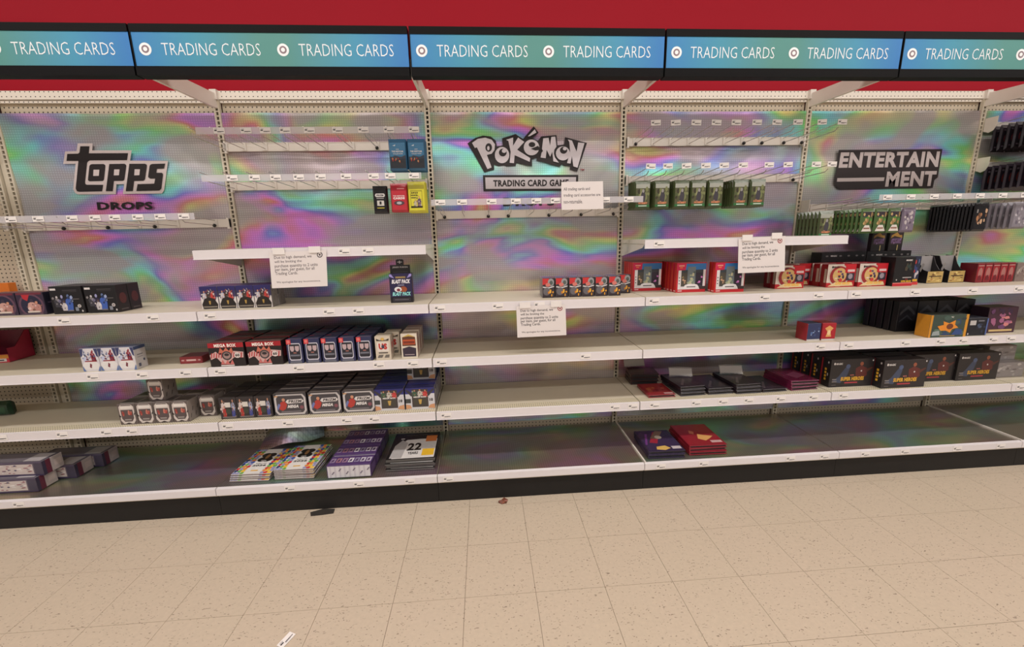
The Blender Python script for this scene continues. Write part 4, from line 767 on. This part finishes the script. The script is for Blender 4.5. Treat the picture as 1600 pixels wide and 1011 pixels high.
pD = binder('card_binder', .165, .25, .019, DKB, (26, 24, 27), [('r', .1, .1, .9, .9, (58, 46, 54)), ('p', [(.2, .1), (.6, .5), (.56, .56), (.14, .16)], (96, 84, 90))])
sp = [(3.935, -.425+.004*q, S5+.0195*q, .05+.02*q, 'dark card binder, %s from the bottom of the left dark stack' % ORD[q]) for q in range(3)]
sp += [(4.115, -.42+.004*q, S5+.0195*q, .03+.02*q, 'dark card binder, %s from the bottom of the second dark stack' % ORD[q]) for q in range(2)]
sp += [(4.29, -.43+.004*q, S5+.0195*q, .02+.02*q, 'dark card binder, %s from the bottom of the third dark stack' % ORD[q]) for q in range(3)]
sp += [(4.465, -.425, S5, .04, 'single dark card binder beside the magenta binders')]
put(pD, sp, 'binder', 'dark binders')
pG = binder('card_binder', .185, .25, .02, (110, 34, 66), (24, 22, 26), [('r', .1, .1, .9, .9, (118, 40, 72)), ('p', [(.4, .2), (.9, .4), (.8, .7), (.3, .5)], (150, 80, 110))])
put(pG, [(4.655, -.42+.004*q, S5+.0205*q, .06-.03*q, 'magenta card binder, %s from the bottom of its stack' % ORD[q]) for q in range(3)], 'binder', 'magenta binders')
# clear header sleeves of the binders
def sleeve():
    e = empty('plastic_sleeve'); b_ = MB(); n = 6
    for i in range(n):
        a, c = i/n, (i+1)/n; f_ = lambda s: .012*math.sin(3*s)
        b_.poly([(.15*a, f_(a), 0), (.15*c, f_(c), 0), (.15*c, f_(c)+.03, .055), (.15*a, f_(a)+.03, .055)], (200, 196, 196))
    b_.build('film', FILM, e); b_ = MB()
    art([('r', .02, .15, .98, .9, (196, 192, 190))]+blotch(.05, .2, .95, .85, [(226, 222, 220), (120, 114, 114), (200, 196, 194)], 16, 5, .03, .09), lambda u, v, d: (.15*u, .012*math.sin(3*u)+.03*v-.002-d, .055*v), b_); b_.build('printed_header', PAPER, e); return e
p = sleeve(); put(p, [(3.95, -.22, S5+.06, -.2, 'clear plastic sleeve header on the left dark binder stack'), (4.3, -.22, S5+.06, -.15, 'clear plastic sleeve header on the third dark binder stack'), (3.70, -.06, S5+.08, 0, 'clear plastic sleeve header behind the brown binders')], 'sleeve', 'sleeve headers')

# ---- base deck goods
DZ = DK+.0065
fa = [('r', 0, 0, 1, .1, (60, 50, 80)), ('r', 0, .88, 1, 1, (80, 70, 92)), ('r', .02, .14, .86, .84, (196, 184, 180))] + blotch(.04, .2, .84, .8, [(206, 170, 150), (120, 84, 76), (214, 206, 206), (150, 100, 110), (90, 84, 110), (226, 220, 218)], 30, 7, .02, .06) + [('r', .88, .1, 1, .9, (66, 60, 78))]
p = carton('card_box', .37, .11, .083, (110, 100, 112), {'top': (84, 80, 92), 'right': (170, 158, 156)}, fa, [('r', 0, 0, .4, 1, (96, 44, 60)), ('r', 0, 0, .16, 1, (58, 52, 72)), ('r', .55, .3, .9, .75, (186, 170, 166))], [('p', [(.0, .1), (.9, .1), (.98, .9), (.1, .9)], (112, 106, 114)), ('r', .7, .1, .95, .9, (176, 170, 172))])
put(p, [(-.142, -.51, DZ, 0, 'long white and purple card box at the front of the base deck'), (-.115, -.475, DZ+.083, -.03, 'long white and purple card box stacked on top, left base deck'), (-.055, -.385, DZ, 0, 'long white and purple card box second back on the base deck'), (-.005, -.265, DZ, 0, 'long white and purple card box deepest on the base deck')], 'card box', 'long boxes')
SOC = [(206, 52, 48), (232, 190, 60), (60, 84, 160), (110, 170, 80), (150, 150, 190), (40, 60, 110), (226, 140, 60)]
def album(h, seed, dark):
    w, d = .222, .28
    e = empty('sticker_album'); b_ = MB(); b_.chbox(w, d, h, .0012, (216, 210, 204), {'front': (128, 116, 112), 'right': (96, 78, 74)}); b_.build('pages', PRINT, e)
    sh = [('r', 0, 0, 1, 1, (226, 222, 218))]
    rnd = random.Random(seed)
    for i in range(12):
        for s_ in range(3):
            for u0 in (0, .72): sh.append(('e', u0+.05+.09*s_+rnd.uniform(-.02, .02), (i+.5)/12, .055, .045, rnd.choice(SOC)))
    sh += [('r', .29, 0, .71, 1, (228, 224, 220)), ('e', .42, .74, .12, .09, (36, 32, 32)), ('e', .56, .74, .12, .09, (36, 32, 32)), ('e', .42, .56, .12, .1, (36, 32, 32)), ('e', .56, .56, .12, .1, (36, 32, 32)), ('e', .49, .65, .12, .12, (40, 34, 32)), ('e', .49, .68, .05, .1, (150, 110, 70)), ('t', 'FIFA', .42, .49, .56, .53, (226, 220, 216), .04), ('t', 'WORLD CUP', .36, .37, .64, .41, (50, 44, 44), .04), ('t', '2026', .32, .28, .68, .35, (36, 32, 32), .06), ('r', .42, .1, .6, .14, (220, 170, 70))]
    art(sh, lambda u, v, dd: (w*u, d*v, h+dd)).build('cover_artwork', PRINT, e); return e
p = album(.0085, 3, False)
put(p, [(1.262+.002*q, -.532+.004*q, DZ+.0105*q, -.05+.02*(q % 2), 'colourful soccer sticker album, %s from the bottom of the left stack' % ORD[q]) for q in range(4)]
    + [(1.512+.002*(q % 2), -.535, DZ+.0105*q, -.03+.012*(q % 3), 'colourful soccer sticker album, %s from the bottom of the right stack' % ORD[q]) for q in range(6)], 'album', 'sticker albums')
fa = [('r', .02, .04, .98, .94, (206, 202, 206))] + [('r', .06+.11*i, .06, .1+.11*i, .92, (190, 184, 192)) for i in range(8)] + [('p', [(.1+.16*i, .3+.25*(i % 2)), (.13+.16*i, .28+.25*(i % 2)), (.18+.16*i, .5+.25*(i % 2)), (.15+.16*i, .52+.25*(i % 2))], (120, 112, 128)) for i in range(6)]
ta = [('r', .03+.138*i, .3, .14+.138*i, .75, [(150, 130, 160), (170, 120, 130), (160, 124, 150), (220, 216, 220), (150, 140, 170), (206, 200, 210), (196, 186, 204)][i]) for i in range(7)] + [('p', [(.05+.138*i, .36), (.11+.138*i, .4), (.1+.138*i, .66), (.06+.138*i, .6)], (84, 64, 100)) for i in range(7)]
p = carton('card_box', .248, .105, .078, (76, 52, 100), {'top': (82, 58, 108), 'right': (66, 46, 88)}, fa, [('r', .1, .2, .9, .8, (92, 70, 116))], ta)
block(p, 'purple card box with white striped front', 1.815, -.55, DZ, 1, .2, 4, .113, 'card box', 'purple boxes', .006)
def magazine(h):
    w, d = .285, .33; e = empty('magazine'); b_ = MB(); b_.chbox(w, d, h, .0015, (70, 66, 66), {'front': (90, 88, 86), 'right': (56, 52, 52)}); b_.build('pages', GLOSS, e)
    sh = [('r', 0, 0, 1, 1, (30, 27, 28)), ('p', [(.1, .03), (.97, .03), (.97, .72), (.6, .74), (.3, .72), (.1, .4)], (220, 216, 214)), ('p', [(.05, .05), (.3, .05), (.34, .6), (.2, .72), (.08, .5)], (176, 172, 172)), ('r', .2, .87, .5, .92, (62, 58, 58)), ('r', .54, .87, .86, .92, (62, 58, 58)), ('r', .72, .62, .96, .86, (206, 120, 62)), ('r', .7, .1, .95, .34, (226, 180, 52)), ('t', '22', .36, .3, .66, .58, (34, 30, 30), .04), ('t', 'YEARS', .4, .16, .62, .25, (60, 54, 54), .03), ('r', .16, .74, .24, .78, (190, 186, 186))]
    art(sh, lambda u, v, dd: (w*u, d*v, h+dd)).build('cover_artwork', GLOSS, e); return e
p = magazine(.011)
put(p, [(2.13+.003*((q*7) % 3), -.515+.006*((q*5) % 3), DZ+.0116*q, .01*((q % 3)-1), 'black and white magazine numbered 22, %s from the bottom of the stack' % ORD[q]) for q in range(6)], 'magazine', 'magazines')
p = binder('card_binder', .225, .27, .022, (50, 40, 66), (26, 24, 34), [('r', .04, .04, .96, .96, (56, 44, 76)), ('p', [(.2, .4), (.5, .9), (.7, .9), (.4, .35)], (150, 40, 60)), ('p', [(.3, .6), (.6, .96), (.8, .92), (.5, .55)], (120, 96, 84)), ('p', [(.3, .2), (.55, .24), (.66, .12), (.48, .04), (.26, .08)], (214, 176, 96)), ('e', .55, .64, .1, .08, (196, 186, 170)), ('r', .7, .08, .95, .2, (196, 186, 190)), ('p', [(.04, .3), (.1, .3), (.3, .8), (.24, .82)], (110, 60, 130))])
put(p, [(3.70, -.54, DZ, -.03, 'dark purple binder with colourful picture on the base deck, bottom one'), (3.702, -.537, DZ+.0225, -.02, 'dark purple binder with colourful picture on the base deck, top one')], 'binder', 'purple binders')
p = binder('card_binder', .235, .28, .02, (134, 30, 44), (60, 26, 36), [('r', .04, .04, .96, .96, (140, 32, 44)), ('p', [(.4, .3), (.5, .52), (.62, .46), (.86, .4), (.7, .28), (.56, .2)], (214, 160, 96)), ('p', [(.3, .56), (.36, .7), (.46, .62), (.4, .5)], (190, 110, 84)), ('r', .66, .1, .95, .2, (196, 160, 160))])
put(p, [(3.96, -.53+.003*q, DZ+.0205*q, -.02+.03*(q % 2), 'bright red binder, %s from the bottom of the base deck stack' % ORD[q]) for q in range(3)], 'binder', 'bright red binders')

# ---- hanging packs
def pack(name, w, h, t_, col, shapes, wing=None):
    e = empty(name); b_ = MB(); r = .006
    # pillow pack: flat crimped rims, raised plateau front and back
    F0 = [(0, 0), (w, 0), (w, h), (0, h)]; P0 = [(r, r*2), (w-r, r*2), (w-r, h-.02), (r, h-.02)]
    b_.poly([(x, -t_/2, z) for x, z in P0], col); b_.poly([(x, t_/2, z) for x, z in reversed(P0)], col)
    for i in range(4):
        j = (i+1) % 4; b_.poly([(F0[i][0], 0, F0[i][1]), (F0[j][0], 0, F0[j][1]), (P0[j][0], -t_/2, P0[j][1]), (P0[i][0], -t_/2, P0[i][1])], col)
        b_.poly([(P0[i][0], t_/2, P0[i][1]), (P0[j][0], t_/2, P0[j][1]), (F0[j][0], 0, F0[j][1]), (F0[i][0], 0, F0[i][1])], col)
    b_.build('wrap', GLOSS, e)
    pw, ph = w-2*r, h-.02-2*r
    b_ = art(shapes, lambda u, v, d: (r+pw*u, -t_/2-d, 2*r+ph*v)); b_.build('front_artwork', GLOSS, e)
    b_ = MB(); b_.poly([(w*.42, -.001, h-.014), (w*.58, -.001, h-.014), (w*.58, -.001, h-.007), (w*.42, -.001, h-.007)], (24, 22, 22)); b_.build('hang_hole', PRINT, e)
    return e
def columns(proto, fronts, n, pitch, zt, h, desc, cat, group, ys=None):
    sp = []
    for c, fx in enumerate(fronts):
        for q in range(n):
            who = (ORD[c]+' column, ') if len(fronts) > 1 else ''
            sp.append((fx+random.uniform(-.001, .001), (ys[c] if ys else -.295)+pitch*q, zt-h, random.uniform(-.02, .02), '%s, %s%s from the front' % (desc, who, ORD[q])))
    put(proto, sp, cat, group)
fa = [('r', 0, .45, 1, 1, (66, 128, 172)), ('r', 0, 0, 1, .45, (54, 58, 66)), ('p', [(0, .4), (.3, .5), (.7, .44), (1, .52), (1, .38), (0, .32)], (64, 70, 84)), ('t', 'THE INDYCAR', .12, .62, .88, .69, (224, 226, 228), .04), ('t', 'COLLECTION', .2, .54, .82, .59, (206, 212, 216), .03), ('r', .4, .73, .6, .75, (206, 212, 218)), ('p', [(.2, .88), (.4, .93), (.35, .86)], (206, 222, 232))] + blotch(.15, .24, .85, .38, [(176, 60, 52), (206, 160, 110), (110, 40, 40), (190, 120, 90)], 10, 3, .03, .06)
p = pack('card_pack', .096, .165, .02, (62, 112, 150), fa); columns(p, [2.25, 2.352], 4, .024, 2.048, .165, 'blue racing card pack', 'card pack', 'blue racing packs')
fa = [('r', 0, 0, 1, 1, (28, 26, 27)), ('p', [(.08, .74), (.16, .82), (.84, .82), (.92, .74), (.84, .66), (.16, .66)], (206, 202, 200)), ('t', 'PRIZM', .22, .7, .78, .78, (40, 36, 36), .04), ('r', .2, .58, .8, .62, (150, 146, 146)), ('r', .22, .26, .8, .5, (196, 192, 186)), ('r', .42, .32, .58, .46, (40, 38, 38)), ('r', .2, .14, .8, .18, (190, 176, 70))]
p = pack('card_pack', .078, .15, .014, BK, fa); columns(p, [atY(583, 310, -.3).x], 2, .02, atY(590, 290, -.3).z, .15, 'black card pack left of the red pack', 'card pack', 'black packs')
fa = [('r', 0, 0, 1, 1, (182, 52, 62)), ('r', 0, .84, 1, 1, (158, 34, 46)), ('t', 'THE INDYCAR', .1, .58, .9, .64, (226, 206, 204), .04), ('t', 'CARDS', .1, .46, .9, .56, (232, 216, 214), .06), ('e', .5, .3, .36, .1, (80, 66, 72)), ('e', .5, .3, .18, .06, (180, 176, 180)), ('r', .4, .9, .9, .95, (206, 130, 130))]
p = pack('card_pack', .092, .155, .018, (172, 44, 54), fa); columns(p, [atY(611, 310, -.3).x], 3, .022, atY(620, 286, -.3).z, .155, 'red racing card pack', 'card pack', 'red packs')
fa = [('r', 0, 0, 1, 1, (208, 200, 62)), ('r', 0, .84, 1, 1, (168, 160, 60)), ('r', .1, .14, .86, .78, (60, 56, 36)), ('r', .12, .17, .84, .76, (208, 200, 66)), ('t', '2025', .14, .66, .6, .73, (44, 40, 36), .06), ('t', 'NWSL', .14, .56, .62, .63, (44, 40, 36), .06), ('r', .14, .48, .46, .52, (70, 64, 50))] + fig(.66, .36, .2, (96, 80, 96), SK) + fig(.4, .3, .14, (190, 180, 150), SK) + [('r', .1, .1, .86, .15, (44, 40, 36))]
p = pack('card_pack', .098, .168, .02, (198, 190, 60), fa); columns(p, [atY(638, 310, -.3).x], 4, .024, atY(650, 283, -.3).z, .168, 'yellow soccer card pack', 'card pack', 'yellow packs')
fa = [('r', 0, 0, 1, 1, (86, 86, 62)), ('r', 0, .82, 1, 1, (164, 166, 156)), ('r', 0, .0, 1, .1, (52, 110, 62))] + blotch(.05, .25, .95, .8, [(120, 124, 84), (84, 92, 60), (150, 150, 110), (64, 60, 48), (110, 96, 70)], 16, 3, .08, .16) + [('p', [(.34, .22), (.66, .22), (.7, .5), (.58, .74), (.46, .76), (.36, .5)], (70, 66, 72)), ('e', .52, .7, .08, .08, (150, 146, 144)), ('t', 'THE', .3, .22, .45, .25, (214, 170, 140), .03), ('t', 'HOBBIT', .2, .12, .84, .21, (214, 140, 104), .06), ('r', .2, .03, .8, .07, (206, 216, 204))]
p = pack('card_pack', .094, .16, .02, (66, 76, 46), fa)
hfx = [atY(q, 305, -.3).x for q in (991, 1021, 1052, 1078, 1105, 1144, 1168)]
columns(p, hfx, 5, .026, 1.812, .16, 'green fantasy card pack on the fourth bay rail', 'card pack', 'green fantasy packs', [-.30, -.30, -.30, -.30, -.30, -.30, -.315])
# fifth bay rail
q_ = dup(p, (4.79, -.30, 1.463), 0, 'green fantasy card pack on the fifth bay rail, first from the front')
for i in range(1, 7): dup(p, (4.79, -.30+.03*i, 1.463), random.uniform(-.02, .02), 'green fantasy card pack on the fifth bay rail, %s from the front' % ORD[i])
fa = [('r', 0, 0, 1, 1, (74, 96, 56)), ('r', 0, .75, 1, 1, (60, 52, 56))] + blotch(.1, .4, .9, .9, [(150, 120, 80), (64, 60, 76), (80, 130, 60), (190, 160, 110)], 12, 5, .08, .16) + [('p', [(.0, .0), (1, 0), (.74, .32), (.3, .32)], (216, 208, 200)), ('r', .2, .12, .8, .2, (150, 110, 96))]
p = pack('card_pack', .078, .15, .018, (84, 110, 66), fa)
wfx = [atY(1345, 345, -.3).x, atY(1363, 345, -.3).x+.012, atY(1386, 345, -.3).x+.006]
columns(p, wfx, 8, .032, 1.632, .15, 'green pack with white triangle', 'card pack', 'white triangle packs')
p = pack('card_pack', .088, .15, .018, (120, 108, 124), [('r', .02, .02, .98, .98, (124, 112, 128))]+blotch(.05, .1, .95, .9, [(160, 150, 160), (110, 96, 116), (190, 180, 180), (90, 76, 90)], 20, 8, .06, .14))
columns(p, [wfx[2]+.088], 7, .036, 1.634, .15, 'mottled lilac card pack beside the black packs', 'card pack', 'lilac packs')
fa = [('r', 0, 0, 1, 1, (26, 23, 25)), ('r', .1, .7, .2, .85, (150, 146, 144))] + blotch(.2, .2, .9, .9, [(170, 120, 84), (110, 76, 56), (196, 160, 130)], 12, 4, .08, .14)
p = pack('card_pack', .095, .175, .016, (24, 21, 24), fa)
columns(p, [5.812], 13, .0215, 1.655, .175, 'black card pack with bronze picture', 'card pack', 'bronze black packs')
p = pack('card_pack', .1, .165, .018, (130, 124, 132), [('r', .02, .02, .98, .98, (134, 128, 136))]+blotch(.05, .1, .95, .9, [(190, 184, 190), (150, 142, 152), (110, 102, 116)], 18, 9, .06, .14))
columns(p, [6.075], 9, .031, 1.655, .165, 'silver grey card pack at the right edge', 'card pack', 'silver packs')
fa = [('r', 0, 0, 1, 1, (36, 30, 36)), ('e', .5, .5, .3, .26, (110, 44, 48)), ('r', .1, .1, .9, .16, (84, 74, 84)), ('r', .1, .86, .9, .92, (70, 62, 70))]
p = pack('card_pack', .1, .16, .018, (42, 36, 42), fa)
columns(p, [6.125, 6.24, 6.355, 6.47], 7, .038, 2.15, .16, 'dark red card pack on the top rail', 'card pack', 'dark top packs')
fa = [('r', 0, 0, 1, 1, (48, 40, 50)), ('e', .5, .5, .32, .3, (150, 60, 56)), ('e', .5, .55, .16, .16, (180, 120, 110)), ('r', .1, .84, .9, .92, (120, 110, 124))]
p = pack('card_pack', .1, .16, .018, (60, 52, 62), fa)
columns(p, [6.12, 6.235, 6.35, 6.465], 7, .038, 1.9, .16, 'dark card pack with red figure on the second rail', 'card pack', 'dark second packs')

# ---- goods in the left-edge pegboard bay
e = empty('open_tray', (-.35, -.2, LV[4][1]-.004+.001), .1)
b_ = MB(); b_.box(0, 0, 0, .25, .16, .004, (150, 40, 70)); b_.box(0, .156, 0, .25, .16, .17, (120, 34, 56)); b_.box(0, 0, 0, .004, .16, .17, (150, 40, 60)); b_.poly([(.25, 0, 0), (.25, .16, 0), (.25, .16, .17), (.25, .13, .17), (.25, .05, .085), (.25, 0, .085)], (190, 50, 80)); b_.poly([(.247, 0, 0), (.247, 0, .085), (.247, .05, .085), (.247, .13, .17), (.247, .16, .17), (.247, .16, 0)], (140, 40, 60)); b_.build('tray', PRINT, e)
b_ = MB(); b_.box(0, -.003, 0, .25, 0, .05, (206, 52, 70)); art([('r', 0, .5, 1, .95, (226, 150, 60)), ('r', .3, .12, .95, .48, (226, 220, 216)), ('r', .36, .22, .9, .36, (60, 52, 56))], lambda u, v, d: (.25*u, -.003-d, .05*v), b_); b_.build('front_lip', PRINT, e)
tag(e, 'pink open cardboard tray with yellow lip on the left pegboard bay shelf', 'tray')
p = carton('carton', .2, .045, .155, (206, 110, 34), {'top': (216, 124, 44)}, [('r', .05, .05, .95, .2, (190, 96, 30))]); put(p, [(-.295, -.085, LV[3][1]-.006+.0005, 0, 'orange box at the left edge above the purple player boxes')], 'box', 'orange box')
p = pack('soft_pouch', .16, .09, .05, (34, 62, 44), [('r', .1, .2, .9, .8, (44, 78, 54))]); put(p, [(-.31, -.2, LV[5][1]-.004+.001, .1, 'dark green pouch at the left edge of the pegboard bay')], 'pouch', 'green pouch')

# ---- notices hanging from the shelves
def notice(px4, y, lines, small, label, bull=(150, 36, 44), ink=(52, 46, 50), clips=True, corner=True):
    tl, tr, br, bl = [atY(a, b_, y) for a, b_ in px4]; O = bl
    ux = br-bl; uz = tl-bl; e = empty('paper_notice', O); nrm = Vector((0, -1, 0))
    P = lambda u, v, d: tuple(ux*u+uz*v+(tr-tl-ux)*(u*v)+nrm*d)
    m = MB(); cs = [(0, 0), (1, 0), (1, 1), (0, 1)]
    m.poly([P(u, v, .0008) for u, v in cs], (226, 218, 216)); m.poly([P(u, v, -.0008) for u, v in reversed(cs)], (216, 208, 206))
    for i in range(4): m.poly([P(*cs[i], -.0008), P(*cs[(i+1) % 4], -.0008), P(*cs[(i+1) % 4], .0008), P(*cs[i], .0008)], (220, 212, 210))
    m.build('sheet', PAPER, e)
    sh = []
    for (s, u0, u1, v0, v1) in lines: sh.append(('t', s, u0, v0, u1, v1, ink, .012))
    art(sh, lambda u, v, d: P(u, v, .0009+d*.3), step=.0).build('lettering', PAPER, e)
    if small: art([('t', s, u0, v0, u1, v1, ink, .008) for (s, u0, u1, v0, v1) in small], lambda u, v, d: P(u, v, .0009+d*.3), step=.0).build('footer_lettering', PAPER, e)
    if corner:
        m = MB(); w_, h_ = ux.length, uz.length
        for rr, c, d in ((.05, bull, .0012), (.034, (226, 218, 216), .0015), (.017, bull, .0018)):
            m.poly([P(.885+rr*math.cos(2*math.pi*i/24), .875+rr*w_/h_*math.sin(2*math.pi*i/24), d) for i in range(24)], c)
        m.build('bullseye', PAPER, e)
    if clips:
        for u in (.17, .8):
            m = MB(); a = Vector(P(u-.1, 1.0, .002)); m.box(a.x, a.y-.004, a.z-.012, a.x+.06, a.y+.001, a.z+.022, (232, 226, 222)); m.build('clip', PAPER, e)
    return tag(e, label, 'notice', 'paper notices')
LN = [('Due to high demand, we', .08, .74, .79, .89), ('will be limiting the', .08, .56, .68, .77), ('purchase quantity to 2 units', .08, .84, .55, .66), ('per item, per guest, for all', .08, .78, .45, .56), ('Trading Cards.', .08, .48, .34, .45)]
SM = [('We apologize for any inconvenience.', .09, .88, .12, .19)]
notice([(420.5, 394), (509.5, 390), (512, 446.5), (425, 450)], -.446, LN, SM, 'white limit notice hanging under the short shelf of the second foil bay', (70, 62, 68), (104, 94, 98))
notice([(806.5, 478), (883.5, 475), (885, 523), (808.5, 527)], -.494, LN, SM, 'white limit notice hanging below the upper long shelf in the middle')
notice([(1154, 373), (1227, 368), (1226, 423.5), (1153, 426.5)], -.446, LN, SM, 'white limit notice hanging under the short shelf of the fourth foil bay')
notice([(877, 284), (942, 282.5), (943, 326), (877.5, 327.5)], -.353, [('All trading cards and', .05, .68, .66, .8), ('trading card accessories are', .05, .93, .44, .58), ('non-returnable.', .05, .5, .22, .36)], [], 'white non-returnable notice clipped to the tag strip below the caption plate', clips=False, corner=False, ink=(96, 88, 92))

# ---- litter on the floor
m = MB(); a = [(1.715, -.64), (1.78, -.615), (1.845, -.622), (1.85, -.66), (1.79, -.668), (1.73, -.672)]
a = [(x, y+.04) for x, y in a]; m.poly([(x, y, .0015) for x, y in a], (44, 40, 38)); m.poly([(x, y, .004) for x, y in a], (58, 54, 50))
for i in range(6): (xa, ya), (xb, yb) = a[i], a[(i+1) % 6]; m.poly([(xa, ya, .001), (xb, yb, .001), (xb, yb, .004), (xa, ya, .004)], (44, 40, 38))
tag(m.build('tape_scrap', PRINT), 'torn black scrap on the floor against the kick plate', 'scrap')
m = MB(); c = atZ(787, 784, 0); n = 9
rim = [(c.x+.03*math.cos(2*math.pi*i/n)*(.7+.4*(i % 2)), c.y+.022*math.sin(2*math.pi*i/n)*(.7+.4*((i+1) % 2)), .002+.006*(i % 3)) for i in range(n)]
for i in range(n): m.poly([(c.x, c.y, .012), rim[i], rim[(i+1) % n]], (112, 62, 46) if i % 2 else (134, 80, 60)); m.poly([(rim[i][0], rim[i][1], .001), (rim[(i+1) % n][0], rim[(i+1) % n][1], .001), rim[(i+1) % n], rim[i]], (100, 56, 42))
tag(m.build('crumpled_wrapper', PRINT), 'small crumpled brown wrapper on the floor near the kick plate', 'litter')
e = empty('loose_tag', atZ(447.5, 1000, 0), 1.15); t_ = link('tag_card', TAGM, e); t_.location = (0, 0, .0018); t_.rotation_euler = (-math.pi/2, 0, 0)
tag(e, 'white price tag lying on the floor tiles at the bottom', 'price tag')
